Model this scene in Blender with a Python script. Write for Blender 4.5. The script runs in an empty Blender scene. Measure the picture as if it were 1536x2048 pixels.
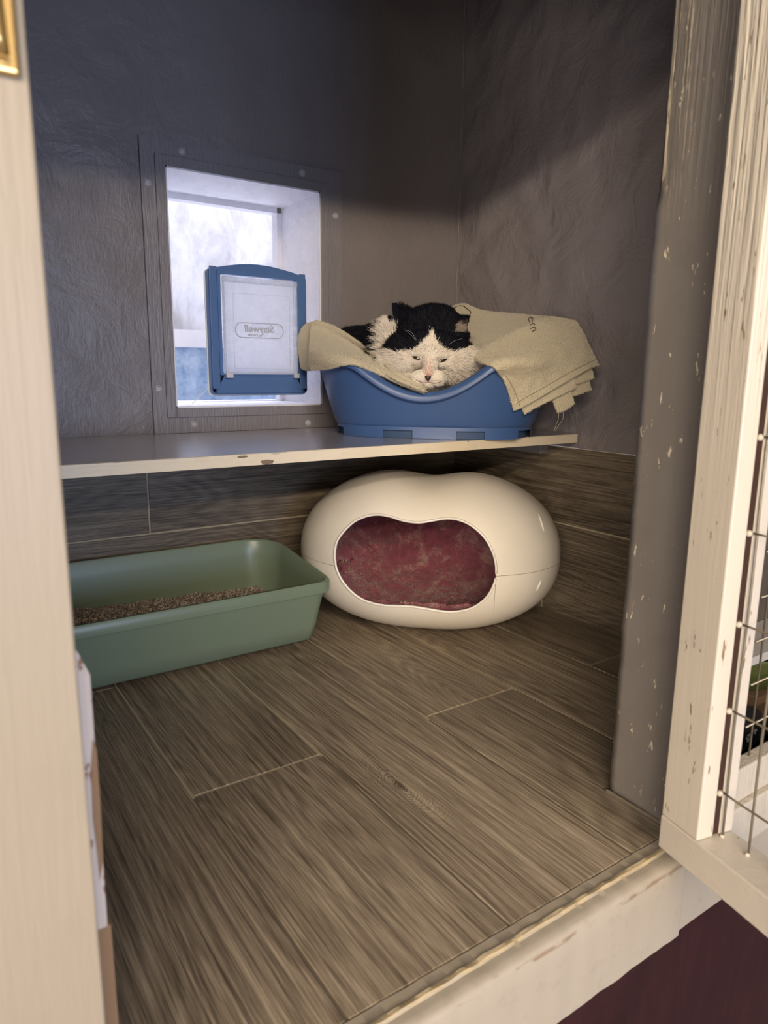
import bpy, bmesh, math, random
import numpy as np
from mathutils import Vector, Matrix, noise
from mathutils.bvhtree import BVHTree
random.seed(7); rng = np.random.default_rng(7)
scene = bpy.context.scene
COL = scene.collection

# ---------------------------------------------------------------- camera
F_PX = 1407.62; PITCH = 0.196927; ROLL = 0.009726; YAW = 0.599092; EYE = Vector((0, 0, .57))
fw = Vector((math.sin(YAW)*math.cos(PITCH), math.cos(YAW)*math.cos(PITCH), -math.sin(PITCH)))
r0 = Vector((math.cos(YAW), -math.sin(YAW), 0)); u0 = r0.cross(fw)
rt = r0*math.cos(ROLL) + u0*math.sin(ROLL); up = -r0*math.sin(ROLL) + u0*math.cos(ROLL)
cam_d = bpy.data.cameras.new('camera'); cam = bpy.data.objects.new('camera', cam_d); COL.objects.link(cam)
M = Matrix((rt, up, -fw)).transposed().to_4x4(); M.translation = EYE
cam.matrix_world = M
cam_d.sensor_fit = 'VERTICAL'; cam_d.sensor_height = 36; cam_d.sensor_width = 27
cam_d.lens = F_PX/2048*36; cam_d.clip_start = .02
cam_d.dof.use_dof = True; cam_d.dof.focus_distance = 1.42; cam_d.dof.aperture_fstop = 7.0
scene.camera = cam

# ---------------------------------------------------------------- light and exposure
scene.view_settings.view_transform = 'Standard'; scene.view_settings.look = 'None'
scene.view_settings.gamma = 1; scene.view_settings.use_curve_mapping = False
scene.view_settings.exposure = 0.6
w = bpy.data.worlds.new('world'); scene.world = w; w.use_nodes = True
w.node_tree.nodes['Background'].inputs[0].default_value = (.78, .73, .72, 1)
w.node_tree.nodes['Background'].inputs[1].default_value = .28

def area(name, loc, target, sx, sy, energy, color, spread=180):
    l = bpy.data.lights.new(name, 'AREA'); l.shape = 'RECTANGLE'; l.size = sx; l.size_y = sy
    l.energy = energy; l.color = color; l.spread = math.radians(spread)
    o = bpy.data.objects.new(name, l); COL.objects.link(o); o.location = loc
    d = (Vector(target) - Vector(loc)).normalized()
    z = -d; x = Vector((1, 0, 0)); x = (x - z*x.dot(z)).normalized(); y = z.cross(x)
    m = Matrix((x, y, z)).transposed().to_4x4(); m.translation = Vector(loc); o.matrix_world = m
    return o
area('near_tube_lamp', (-1.5, -1.75, 1.70), (.5, 1.0, .4), 3.2, .10, 62, (1, .83, .62))
area('far_fill', (-3.1, -6.0, 2.677), (.5, 1.0, .4), 6.0, .22, 290, (1, .83, .62))  # added far fill, evens out the falloff between post and pen interior
area('cool_fill_right', (.36, -2.3, .45), (.45, 1.5, 1.1), 1.0, .8, 26, (.55, .68, 1.0))  # added cool fill, lifts the left of the shaded back wall
area('warm_fill_left', (-2.3, -2.0, .45), (.9, 1.5, .9), 1.2, .7, 30, (1.0, .88, .80))  # added warm fill from low left, lifts the shaded right wall
area('run_daylight', (1.15, 2.05, 2.1), (1.0, 1.9, .6), 1.1, .6, 54, (.84, .85, 1.0))

# ---------------------------------------------------------------- helpers
def tag(o, label=None, cat=None, group=None, kind=None):
    if label: o['label'] = label
    if cat: o['category'] = cat
    if group: o['group'] = group
    if kind: o['kind'] = kind
    return o
def thing(name, label, cat, loc=(0, 0, 0), group=None):
    o = bpy.data.objects.new(name, None); COL.objects.link(o); o.location = loc
    o.empty_display_size = .05
    return tag(o, label, cat, group)
def link(name, me, m, parent=None, smooth=False):
    o = bpy.data.objects.new(name, me); COL.objects.link(o)
    if m is not None:
        for q in (m if isinstance(m, (list, tuple)) else [m]): me.materials.append(q)
    if smooth: me.polygons.foreach_set('use_smooth', [True]*len(me.polygons))
    if parent is not None:
        o.parent = parent; o.matrix_parent_inverse = Matrix.Translation(parent.location).inverted()
    return o
def from_bm(name, bm, m, parent=None, smooth=False):
    me = bpy.data.meshes.new(name); bmesh.ops.recalc_face_normals(bm, faces=bm.faces); bm.to_mesh(me); bm.free()
    return link(name, me, m, parent, smooth)
def from_py(name, v, f, m, parent=None, smooth=True):
    me = bpy.data.meshes.new(name); me.from_pydata([tuple(p) for p in v], [], f); me.update()
    return link(name, me, m, parent, smooth)
def bx(bm, x0, x1, y0, y1, z0, z1, bev=0, seg=2, mtx=None):
    r = bmesh.ops.create_cube(bm, size=1)
    for v in r['verts']:
        v.co = Vector(((x0+x1)/2+v.co.x*(x1-x0), (y0+y1)/2+v.co.y*(y1-y0), (z0+z1)/2+v.co.z*(z1-z0)))
    vs = r['verts']
    if bev:
        es = list({e for v in vs for e in v.link_edges})
        rr = bmesh.ops.bevel(bm, geom=es, offset=bev, segments=seg, profile=.5, affect='EDGES')
        vs = list({v for f in rr['faces'] for v in f.verts} | {v for v in vs if v.is_valid})
    if mtx is not None: bmesh.ops.transform(bm, matrix=mtx, verts=[v for v in vs if v.is_valid])
def box(name, x0, x1, y0, y1, z0, z1, m, parent=None, bev=0, seg=2, mtx=None):
    bm = bmesh.new(); bx(bm, x0, x1, y0, y1, z0, z1, bev, seg)
    if mtx is not None: bmesh.ops.transform(bm, matrix=mtx, verts=bm.verts)
    return from_bm(name, bm, m, parent)
def tube(bm, pts, r, n=8, closed=False):
    pts = [Vector(p) for p in pts]; N = len(pts); rings = []
    nrm = None
    for i, p in enumerate(pts):
        a = pts[(i-1) % N] if (closed or i) else p; b = pts[(i+1) % N] if (closed or i < N-1) else p
        t = (b-a).normalized()
        if nrm is None: nrm = t.orthogonal().normalized()
        nrm = (nrm - t*nrm.dot(t)).normalized(); bn = t.cross(nrm)
        rad = r[i] if isinstance(r, (list, tuple)) else r
        rings.append([bm.verts.new(p + (nrm*math.cos(2*math.pi*k/n) + bn*math.sin(2*math.pi*k/n))*rad) for k in range(n)])
    for i in range(N if closed else N-1):
        A, B = rings[i], rings[(i+1) % N]
        for k in range(n): bm.faces.new((A[k], A[(k+1) % n], B[(k+1) % n], B[k]))
    if not closed:
        bm.faces.new(rings[0][::-1]); bm.faces.new(rings[-1])
def ray(x, y): return fw + rt*((x-768)/F_PX) + up*((1024-y)/F_PX)
def pt(x, y, depth): return EYE + ray(x, y)*depth
def on_y(x, y, Y): d = ray(x, y); return EYE + d*(Y/d.y)
def on_x(x, y, X): d = ray(x, y); return EYE + d*(X/d.x)
def on_z(x, y, Z): d = ray(x, y); return EYE + d*((Z-EYE.z)/d.z)
def n3(p, s, seed=0.): return noise.noise(Vector((p[0]*s+seed, p[1]*s-seed*1.7, p[2]*s+seed*.6)))

# ---------------------------------------------------------------- materials
class N:
    def __init__(s, name):
        s.m = bpy.data.materials.new(name); s.m.use_nodes = True; s.t = s.m.node_tree
        s.b = s.t.nodes['Principled BSDF']; s.out = s.t.nodes['Material Output']
    def n(s, typ, **k):
        q = s.t.nodes.new(typ)
        for a, v in k.items():
            if a.startswith('i_'):
                key = a[2:].replace('_', ' ')
                q.inputs[key].default_value = v
            else: setattr(q, a, v)
        return q
    def l(s, a, b): s.t.links.new(a, b)
    def coord(s, scale=(1, 1, 1), kind='Object'):
        c = s.n('ShaderNodeTexCoord'); mp = s.n('ShaderNodeMapping'); mp.inputs['Scale'].default_value = scale
        s.l(c.outputs[kind], mp.inputs[0]); return mp.outputs[0]
    def noise(s, vec, scale, detail=4, rough=.5, dist=0):
        q = s.n('ShaderNodeTexNoise'); q.inputs['Scale'].default_value = scale; q.inputs['Detail'].default_value = detail
        q.inputs['Roughness'].default_value = rough; q.inputs['Distortion'].default_value = dist
        s.l(vec, q.inputs['Vector']); return q.outputs['Fac']
    def ramp(s, fac, stops, interp='LINEAR'):
        q = s.n('ShaderNodeValToRGB'); q.color_ramp.interpolation = interp
        e = q.color_ramp.elements
        while len(e) < len(stops): e.new(.5)
        for i, (p, c) in enumerate(stops):
            e[i].position = p; e[i].color = (*c, 1) if len(c) == 3 else c
        s.l(fac, q.inputs[0]); return q.outputs[0]
    def mix(s, fac, a, b, mode='MIX'):
        q = s.n('ShaderNodeMix'); q.data_type = 'RGBA'; q.blend_type = mode
        for i, v in ((0, fac), (6, a), (7, b)):
            if isinstance(v, (int, float)): q.inputs[i].default_value = v
            elif isinstance(v, tuple): q.inputs[i].default_value = (*v, 1) if len(v) == 3 else v
            else: s.l(v, q.inputs[i])
        return q.outputs[2]
    def math(s, op, a, b=0., c=0.):
        q = s.n('ShaderNodeMath'); q.operation = op
        for i, v in enumerate((a, b, c)):
            if isinstance(v, (int, float)): q.inputs[i].default_value = v
            else: s.l(v, q.inputs[i])
        return q.outputs[0]
    def bump(s, h, strength=.3, dist=.002, prev=None):
        q = s.n('ShaderNodeBump'); q.inputs['Strength'].default_value = strength; q.inputs['Distance'].default_value = dist
        s.l(h, q.inputs['Height'])
        if prev is not None: s.l(prev, q.inputs['Normal'])
        s.l(q.outputs[0], s.b.inputs['Normal']); return q.outputs[0]
    def set(s, **k):
        for a, v in k.items():
            key = {'col': 'Base Color', 'rough': 'Roughness', 'metal': 'Metallic', 'spec': 'Specular IOR Level', 'sss': 'Subsurface Weight', 'coat': 'Coat Weight', 'sheen': 'Sheen Weight', 'trans': 'Transmission Weight', 'alpha': 'Alpha'}[a]
            if isinstance(v, (int, float)): s.b.inputs[key].default_value = v
            elif isinstance(v, tuple): s.b.inputs[key].default_value = (*v, 1)
            else: s.l(v, s.b.inputs[key])
        return s

def plain(name, col, rough=.5, bump=0, bscale=200, **k):
    q = N(name); v = q.coord()
    c = q.mix(q.noise(v, 14, 3), tuple(x*.93 for x in col), tuple(min(1, x*1.05) for x in col))
    q.set(col=c, rough=rough, **k)
    if bump: q.bump(q.noise(v, bscale, 3), bump, .001)
    return q.m

def paint(name, col, chip=None, chip_amt=.0, grain=0., rough=.4, dirt=.0, stretch=(1, 1, .06), gscale=220, gz=None, cstretch=.35, cscale=70, lit_ridge=None):
    """Brush painted wood: grain ridges telegraph through, small chips show the wood."""
    q = N(name); v = q.coord(); g = q.coord(stretch)
    gn = q.noise(g, gscale, 3, .55, .4); fine = q.noise(v, 500, 2); soft = q.noise(v, 6, 3)
    c = q.mix(soft, tuple(x*.93 for x in col), tuple(min(1, x*1.04) for x in col))
    if dirt:
        d = q.ramp(q.noise(v, 22, 5, .7), [(.52, (0, 0, 0)), (.75, (1, 1, 1))])
        c = q.mix(q.math('MULTIPLY', d, dirt), c, tuple(x*.6 for x in col))
    if chip:
        s = q.coord((1, 1, cstretch)); cn = q.noise(s, cscale, 4, .65)
        msk = q.ramp(cn, [(.5+.25*(1-chip_amt), (0, 0, 0)), (.515+.25*(1-chip_amt), (1, 1, 1))])
        c = q.mix(msk, c, chip)
    q.set(col=c, rough=rough)
    h = q.ramp(gn, [(.35, (0, 0, 0)), (.7, (1, 1, 1))])
    if gz:    # the grain stands out above height gz only
        sx = q.n('ShaderNodeSeparateXYZ'); q.l(v, sx.inputs[0])
        if lit_ridge:    # light on the raised grain painted in as pale streaks near the arris, high up
            rn = q.noise(q.coord((1, 1, .022)), 260, 3, .6, .6); br = q.noise(v, 60, 3, .6)
            rm = q.ramp(q.math('ADD', rn, q.math('MULTIPLY', br, .25)), [(.66, (0, 0, 0)), (.70, (1, 1, 1))])
            ky = q.n('ShaderNodeMapRange'); ky.inputs[1].default_value = .505; ky.inputs[2].default_value = .535; q.l(sx.outputs[1], ky.inputs[0])
            kz = q.n('ShaderNodeMapRange'); kz.inputs[1].default_value = .74; kz.inputs[2].default_value = .88; q.l(sx.outputs[2], kz.inputs[0])
            c2 = q.mix(q.math('MULTIPLY', q.math('MULTIPLY', rm, ky.outputs[0]), kz.outputs[0]), c, lit_ridge); q.set(col=c2)
        k = q.n('ShaderNodeMapRange'); k.inputs[1].default_value = gz-.25; k.inputs[2].default_value = gz+.1
        q.l(sx.outputs[2], k.inputs[0]); h = q.math('MULTIPLY', h, q.math('ADD', k.outputs[0], .05))
    b = q.bump(h, grain, .0018)
    q.bump(fine, .12, .0008, b)
    return q.m

def tile_wood(name, tint=1.0, knot=None):
    """Wood-look porcelain; UV u runs along the grain in metres, v across it. knot: (x, y) of a printed knot on the floor."""
    q = N(name); c = q.n('ShaderNodeUVMap'); c.uv_map = 'grain'
    def mp(sc):
        k = q.n('ShaderNodeMapping'); k.inputs['Scale'].default_value = sc; q.l(c.outputs[0], k.inputs[0]); return k.outputs[0]
    big = q.noise(mp((1.8, 6, 1)), 1.0, 3, .5, .6)
    cn = q.noise(mp((1.0, 7.5, 1)), 1.0, 1.5, .45, .35)
    ring = q.math('ADD', q.math('MULTIPLY', q.math('SINE', q.math('MULTIPLY', cn, 190.)), .5), .5)
    mid = q.noise(mp((2.6, 95, 1)), 1.0, 4, .6, .4)
    streak = q.noise(mp((5, 330, 1)), 1.0, 4, .65, .6)
    fine = q.noise(mp((30, 760, 1)), 1.0, 3, .7)
    pore = q.ramp(q.noise(mp((9, 430, 1)), 1.0, 2, .5, .3), [(.60, (0, 0, 0)), (.70, (1, 1, 1))])
    a = q.math('ADD', q.math('MULTIPLY', ring, .06), q.math('MULTIPLY', streak, .62))
    a = q.math('ADD', a, q.math('MULTIPLY', mid, .30))
    a = q.math('ADD', a, q.math('MULTIPLY', fine, .30)); a = q.math('ADD', a, q.math('MULTIPLY', big, .26))
    if knot:
        tc = q.n('ShaderNodeTexCoord'); mk_ = q.n('ShaderNodeMapping'); mk_.inputs['Location'].default_value = (-knot[0]*2.6, -knot[1]*1.0, 0); mk_.inputs['Scale'].default_value = (2.6, 1.0, 0)
        q.l(tc.outputs['Object'], mk_.inputs[0])
        ds = q.n('ShaderNodeVectorMath'); ds.operation = 'LENGTH'; q.l(mk_.outputs[0], ds.inputs[0])
        wob = q.noise(tc.outputs['Object'], 38, 4, .6)
        rr_ = q.math('ADD', ds.outputs['Value'], q.math('MULTIPLY', wob, .035))
        kr = q.math('SINE', q.math('MULTIPLY', rr_, 900.))
        km = q.ramp(ds.outputs['Value'], [(.02, (1, 1, 1)), (.11, (0, 0, 0))])
        a = q.math('ADD', a, q.math('MULTIPLY', q.math('MULTIPLY', kr, km), .10))
        kc = q.ramp(q.math('ADD', ds.outputs['Value'], q.math('MULTIPLY', wob, .03)), [(.018, (1, 1, 1)), (.034, (0, 0, 0))])
        a = q.math('SUBTRACT', a, q.math('MULTIPLY', kc, .20))
    t = tint
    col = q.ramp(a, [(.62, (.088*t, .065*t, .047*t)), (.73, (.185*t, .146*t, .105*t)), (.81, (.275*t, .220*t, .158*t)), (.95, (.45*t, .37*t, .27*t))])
    col = q.mix(q.math('MULTIPLY', pore, .38), col, (.06*t, .044*t, .032*t))
    at = q.n('ShaderNodeAttribute'); at.attribute_name = 'tone'
    k = q.math('ADD', q.math('MULTIPLY', at.outputs['Fac'], .24), .90)
    hs = q.n('ShaderNodeHueSaturation'); q.l(col, hs.inputs['Color']); q.l(k, hs.inputs['Value'])
    q.set(col=hs.outputs[0], rough=.46, spec=.4)
    q.bump(q.math('SUBTRACT', q.math('ADD', streak, fine), pore), .30, .0012)
    return q.m

CREAM = (.52, .46, .375)
m_cream = paint('cream_paint', CREAM, (.16, .10, .06), .12, .35, .42, .25, gscale=160)
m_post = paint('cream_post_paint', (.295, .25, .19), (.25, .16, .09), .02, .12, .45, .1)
m_stile = paint('cream_stile_paint', (.60, .54, .455), (.22, .15, .09), .43, 1.0, .36, .15, stretch=(1, 1, .03), gscale=170, gz=.72, cstretch=.16, cscale=120)
m_rail = paint('cream_rail_paint', (.56, .505, .43), (.25, .18, .1), .10, .10, .36, .15, stretch=(.3, .3, 1))
m_jamb = paint('grey_jamb_paint', (.20, .178, .160), (.62, .54, .40), .36, 1.0, .36, .2, stretch=(1, 1, .03), gscale=200, gz=.98, cstretch=.3, cscale=110, lit_ridge=(.60, .52, .37))
KN = on_z(800, 1572, 0.)
m_floor = tile_wood('wood_look_floor_tile', 1.0, (KN.x, KN.y))
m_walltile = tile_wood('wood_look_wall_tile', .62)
m_grout = plain('grout', (.42, .36, .25), .9, .4, 300)
m_dirt = plain('dirty_joint', (.13, .105, .075), .9)
m_dark = plain('dark_gap', (.02, .017, .015), .9)
m_chrome = plain('galvanised_wire', (.30, .26, .19), .42, metal=.75)
m_brass = plain('brass', (.78, .52, .20), .28, metal=1.0)

def wall_paint(name, col, rough=.40, lump=.6):
    q = N(name); v = q.coord()
    c = q.mix(q.noise(v, 4, 4), tuple(x*.88 for x in col), tuple(x*1.12 for x in col))
    speck = q.ramp(q.noise(v, 240, 3, .6), [(.73, (0, 0, 0)), (.78, (1, 1, 1))])
    c = q.mix(q.math('MULTIPLY', speck, .25), c, (.35, .33, .32))
    q.set(col=c, rough=rough, spec=.5)
    b = q.bump(q.noise(v, 11, 5, .62, .5), lump, .012)
    st = q.coord((1, 1, .25))
    b = q.bump(q.noise(st, 110, 4, .6, 1.2), .5, .0016, b)
    return q.m
m_wall = wall_paint('taupe_wall_paint', (.215, .190, .192), .40, .42)
m_wall_r = wall_paint('rough_taupe_wall_paint', (.235, .208, .215), .34, 1.0)
m_board = paint('grey_board_paint', (.225, .205, .215), (.4, .38, .36), .05, .30, .40, .1, stretch=(1, 1, .12))
m_white = paint('white_reveal_paint', (.82, .81, .86), (.3, .3, .36), .28, .6, .5, .25, stretch=(.15, 1, 1), gscale=90)

# ---------------------------------------------------------------- room shell
XR, YB, XL = 1.275, 1.52, .055
def wall_grid(name, org, U, V, nu, nv, nrm, amp, m, kind='structure'):
    org, U, V, nrm = map(Vector, (org, U, V, nrm)); v = []; f = []
    for j in range(nv+1):
        for i in range(nu+1):
            p = org + U*(i/nu) + V*(j/nv)
            d = amp*(n3(p, 7, 3)*.7 + n3(p, 17, 9)*.35 + (abs(n3(p, 5.2, 21))**.5-.45)*-.5)
            v.append(p + nrm*d)
    for j in range(nv):
        for i in range(nu):
            a = j*(nu+1)+i; f.append((a, a+1, a+nu+2, a+nu+1))
    o = from_py(name, v, f, m); tag(o, kind=kind); return o
ZT = .402   # top of the wall tiling
HX0, HX1, HZ0, HZ1 = .4895, .8455, .489, .972   # window hole
BX0, BX1, BZ0, BZ1 = .441, .905, .4352, 1.022   # board round the window
wb = []
back = bpy.data.objects.new('wall_back', None); 
def join(objs, name):
    bm = bmesh.new(); mats = []
    for o in objs:
        for mm in o.data.materials:
            if mm not in mats: mats.append(mm)
        off = len(bm.faces); t = bmesh.new(); t.from_mesh(o.data)
        tmp = bpy.data.meshes.new('t')
        idx = [mats.index(x) for x in o.data.materials]
        for fc in t.faces: fc.material_index = idx[fc.material_index]
        t.to_mesh(tmp); t.free(); bm.from_mesh(tmp)
        me = o.data; bpy.data.objects.remove(o); bpy.data.meshes.remove(me); bpy.data.meshes.remove(tmp)
    me = bpy.data.meshes.new(name); bm.to_mesh(me); bm.free()
    for x in mats: me.materials.append(x)
    o = bpy.data.objects.new(name, me); COL.objects.link(o); return o
bpy.data.objects.remove(back)
def bw(x0, x1, z0, z1, n):
    return wall_grid('w', (x0, YB, z0), (x1-x0, 0, 0), (0, 0, z1-z0), max(2, int((x1-x0)*90)), max(2, int((z1-z0)*90)), (0, -1, 0), .004 if n else .004, m_wall)
o = join([bw(XL-.1, BX0+.01, ZT, 1.75, 1), bw(BX1-.01, XR+.03, ZT, 1.75, 1), bw(BX0+.01, BX1-.01, BZ1-.01, 1.75, 1), bw(BX0+.01, BX1-.01, ZT, BZ0+.01, 1)], 'wall_back'); tag(o, kind='structure')
# solid masonry behind, with the hole through it
bm = bmesh.new()
for a in ((XL-.2, HX0, 0-.3, 1.8), (HX1, XR+.2, -.3, 1.8), (HX0, HX1, HZ1, 1.8), (HX0, HX1, -.3, HZ0)):
    bx(bm, a[0], a[1], YB+.012, YB+.20, a[2], a[3])
tag(from_bm('wall_back_core', bm, m_white), kind='structure').name = 'wall_outer'
wall_grid('wall_right', (XR, YB+.03, ZT), (0, -1.15, 0), (0, 0, 1.35), 150, 150, (-1, 0, 0), .016, m_wall_r)
tag(box('wall_left', XL-.05, XL, .5, YB+.02, -.3, 1.75, m_wall), kind='structure')
tag(box('ceiling', XL-.05, XR+.05, .45, YB+.1, 1.75, 1.8, m_wall), kind='structure')
def ftile(tiles, name, axis, m, plane):
    """tiles: (a0,a1,b0,b1) rectangles; grain runs along 'axis' (0: first, 1: second). plane maps (a,b,h)->xyz"""
    v = []; f = []; uvs = []; tone = []
    R = random.Random(hash(name) % 1000 if False else len(tiles)*3+1)
    g = .0014; bv = .0012; th = .0015
    for a0, a1, b0, b1 in tiles:
        ou, ov, tn = R.uniform(0, 50), R.uniform(0, 50), R.random()
        k = len(v)
        for (i, h) in ((g, 0), (g+bv, th)):
            for (a, b) in ((a0+i, b0+i), (a1-i, b0+i), (a1-i, b1-i), (a0+i, b1-i)): v.append(plane(a, b, h))
        fs = [(k+4, k+5, k+6, k+7)] + [(k+i, k+(i+1) % 4, k+4+(i+1) % 4, k+4+i) for i in range(4)]
        cs = [(a0, b0), (a1, b0), (a1, b1), (a0, b1)]
        for q in fs:
            f.append(q); tone.append(tn)
            for vi in q:
                a, b = cs[(vi-k) % 4]; uvs.append(((a if axis == 0 else b)+ou, (b if axis == 0 else a)+ov))
    # grout bed
    A0 = min(t[0] for t in tiles); A1 = max(t[1] for t in tiles); B0 = min(t[2] for t in tiles); B1 = max(t[3] for t in tiles)
    beds = [(B0, B1)] if name != 'floor' else [(.853, B1), (B0, .853)]     # the joints nearest the doorway are dirt-filled
    for c0, c1 in beds:
        k = len(v)
        for a, b in ((A0, c0), (A1, c0), (A1, c1), (A0, c1)): v.append(plane(a, b, .0004))
        f.append((k, k+1, k+2, k+3)); tone.append(0); uvs += [(0, 0)]*4
    me = bpy.data.meshes.new(name); me.from_pydata([tuple(p) for p in v], [], f); me.update()
    me.materials.append(m); me.materials.append(m_grout); me.materials.append(m_dirt)
    if len(beds) > 1: me.polygons[-2].material_index = 1; me.polygons[-1].material_index = 2
    else: me.polygons[-1].material_index = 1
    uv = me.uv_layers.new(name='grain'); uv.data.foreach_set('uv', [c for p in uvs for c in p])
    at = me.attributes.new('tone', 'FLOAT', 'FACE'); at.data.foreach_set('value', tone)
    o = bpy.data.objects.new(name, me); COL.objects.link(o); tag(o, kind='structure'); return o
FX = [-.125, .075, .275, .4737, .678, .881, 1.080, 1.275]
tiles = []
for i, cuts in enumerate(([], [1.262], [.857], [], [.863], [1.30], [.855, ])):
    ys = [.4517] + cuts + [YB-.0]
    for a, b in zip(ys, ys[1:]): tiles.append((FX[i], FX[i+1], a, b))
ftile(tiles, 'floor', 1, m_floor, lambda a, b, h: (a, b, h-.0015))
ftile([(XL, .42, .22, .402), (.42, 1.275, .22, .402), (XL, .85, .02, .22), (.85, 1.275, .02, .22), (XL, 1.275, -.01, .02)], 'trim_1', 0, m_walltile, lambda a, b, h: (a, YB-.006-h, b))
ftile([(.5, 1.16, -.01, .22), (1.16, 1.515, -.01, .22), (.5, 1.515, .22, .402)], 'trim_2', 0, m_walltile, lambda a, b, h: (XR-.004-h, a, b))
tag(box('floor_slab', -.3, XR+.2, .452, YB+.02, -.06, -.0016, m_dark), kind='structure').name = 'floor_base'

# ---------------------------------------------------------------- window with board, trim, screws and pane
win = thing('window_1', 'deep white-painted window hole framed by a screwed grey board', 'window', ((HX0+HX1)/2, YB, HZ0)); win['kind'] = 'structure'
bm = bmesh.new()
for a in ((BX0, HX0, BZ0, BZ1), (HX1, BX1, BZ0, BZ1), (HX0, HX1, HZ1, BZ1), (HX0, HX1, BZ0, HZ0)):
    bx(bm, a[0], a[1], YB-.008, YB+.013, a[2], a[3], 0)
from_bm('board', bm, m_board, win)
t = .0205; bm = bmesh.new()
for a in ((HX0-t, HX0, HZ0-t, HZ1+t), (HX1, HX1+t, HZ0-t, HZ1+t), (HX0, HX1, HZ1, HZ1+t), (HX0, HX1, HZ0-t, HZ0)):
    bx(bm, a[0], a[1], YB-.0125, YB-.007, a[2], a[3], .0012, 2)
from_bm('trim', bm, m_board, win)
# painted reveal lining and the stepped outer stop
bm = bmesh.new(); e = .003
bx(bm, HX0, HX0+e, YB-.010, YB+.2, HZ0, HZ1); bx(bm, HX1-e, HX1, YB-.010, YB+.2, HZ0, HZ1)
bx(bm, HX0, HX1, YB-.010, YB+.2, HZ1-e, HZ1); bx(bm, HX0, HX1, YB-.010, YB+.2, HZ0, HZ0+e)
from_bm('lining', bm, m_white, win)
bm = bmesh.new(); s_ = .016
for a in ((HX0, HX0+s_, HZ0, HZ1), (HX1-s_, HX1, HZ0, HZ1), (HX0, HX1, HZ1-s_, HZ1), (HX0, HX1, HZ0, HZ0+.006)):
    bx(bm, a[0], a[1], YB+.185, YB+.215, a[2], a[3], .001)
from_bm('outer_stop', bm, m_white, win)
def glassy(name, alpha, col=(.9, .93, 1), rough=.05, transl=False):
    q = N(name); t = q.t; tr = q.n('ShaderNodeBsdfTransparent'); mx = q.n('ShaderNodeMixShader')
    v = q.coord()
    q.set(col=col, rough=rough)
    msk = q.ramp(q.noise(v, 30, 5, .7), [(.45, (alpha, alpha, alpha)), (.8, (min(1, alpha*1.8),)*3)])
    q.l(msk, mx.inputs[0]); q.l(tr.outputs[0], mx.inputs[1])
    if transl:
        tl = q.n('ShaderNodeBsdfTranslucent'); tl.inputs[0].default_value = (*col, 1)
        m2 = q.n('ShaderNodeMixShader'); m2.inputs[0].default_value = .75
        q.l(q.b.outputs[0], m2.inputs[1]); q.l(tl.outputs[0], m2.inputs[2]); q.l(m2.outputs[0], mx.inputs[2])
    else: q.l(q.b.outputs[0], mx.inputs[2])
    q.l(mx.outputs[0], q.out.inputs[0]); return q.m
m_pane = glassy('scuffed_clear_pane', .07)
o = box('pane', HX0+.0035, HX1-.0035, YB-.006, YB-.003, HZ0+.0035, HZ1-.0035, m_pane, win)
tag(o, label='clear pane, scuffed and cracked at lower left')
# crack in the pane
bm = bmesh.new(); A = on_y(416, 776, YB-.0075); B = on_y(384, 808, YB-.0075)
tube(bm, [A, A.lerp(B, .5)+Vector((.001, 0, .0006)), B], .0009, 6); from_bm('crack', bm, plain('crack_edge', (.9, .95, .92), .3), win)
def screw(x, z, parent, Y):
    bm = bmesh.new(); prof = [(.0, .0022), (.0042, .0026), (.0054, .0020), (.0060, 0)]
    n = 20; rings = []
    for r, h in prof:
        rings.append([bm.verts.new((x+r*math.cos(2*math.pi*k/n), Y-h, z+r*math.sin(2*math.pi*k/n))) for k in range(n)] if r else [bm.verts.new((x, Y-h*.4, z))])
    for k in range(n):
        bm.faces.new((rings[0][0], rings[1][k], rings[1][(k+1) % n]))
        for a, b in ((1, 2), (2, 3)): bm.faces.new((rings[a][k], rings[b][k], rings[b][(k+1) % n], rings[a][(k+1) % n]))
    # rough paint ring round the head
    tube(bm, [(x+.0072*math.cos(2*math.pi*k/16), Y-.0003, z+.0072*math.sin(2*math.pi*k/16)) for k in range(16)], .0009, 5, True)
    return from_bm('screw', bm, m_screw, parent, True)
m_screw = plain('painted_screw', (.46, .44, .47), .3, .3, 400)
for q in ((364, 303), (295, 366), (604, 346), (671, 432), (317, 778), (388, 849), (616, 846)):
    p = on_y(*q, YB-.008); screw(p.x, p.z, win, YB-.008)

# ---------------------------------------------------------------- cat flap
m_navy = plain('blue_grey_plastic', (.085, .165, .36), .34, .12, 300)
m_flap = glassy('frosted_flap', .70, (.93, .94, .97), .3, True)
m_flapedge = glassy('clear_flap_edge', .5, (.9, .93, .97), .12, True)
fx0, fx1, fz0, fz1 = .565, .801, .517, .786
flap = thing('cat_flap', 'dark blue-grey framed cat flap with a frosted clear door set in the window pane', 'cat flap', ((fx0+fx1)/2, YB-.006, fz0))
def poly_prism(bm, outer, inner, y0, y1):
    """Ring between two outlines with equal vertex counts, extruded y0..y1."""
    def lay(pts, y): return [bm.verts.new((p[0], y, p[1])) for p in pts]
    o0, i0, o1, i1 = lay(outer, y0), lay(inner, y0), lay(outer, y1), lay(inner, y1); n = len(outer)
    for k in range(n):
        j = (k+1) % n
        bm.faces.new((o0[k], o0[j], i0[j], i0[k])); bm.faces.new((o1[k], i1[k], i1[j], o1[j]))
        bm.faces.new((o0[k], o1[k], o1[j], o0[j])); bm.faces.new((i0[k], i0[j], i1[j], i1[k]))
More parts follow.
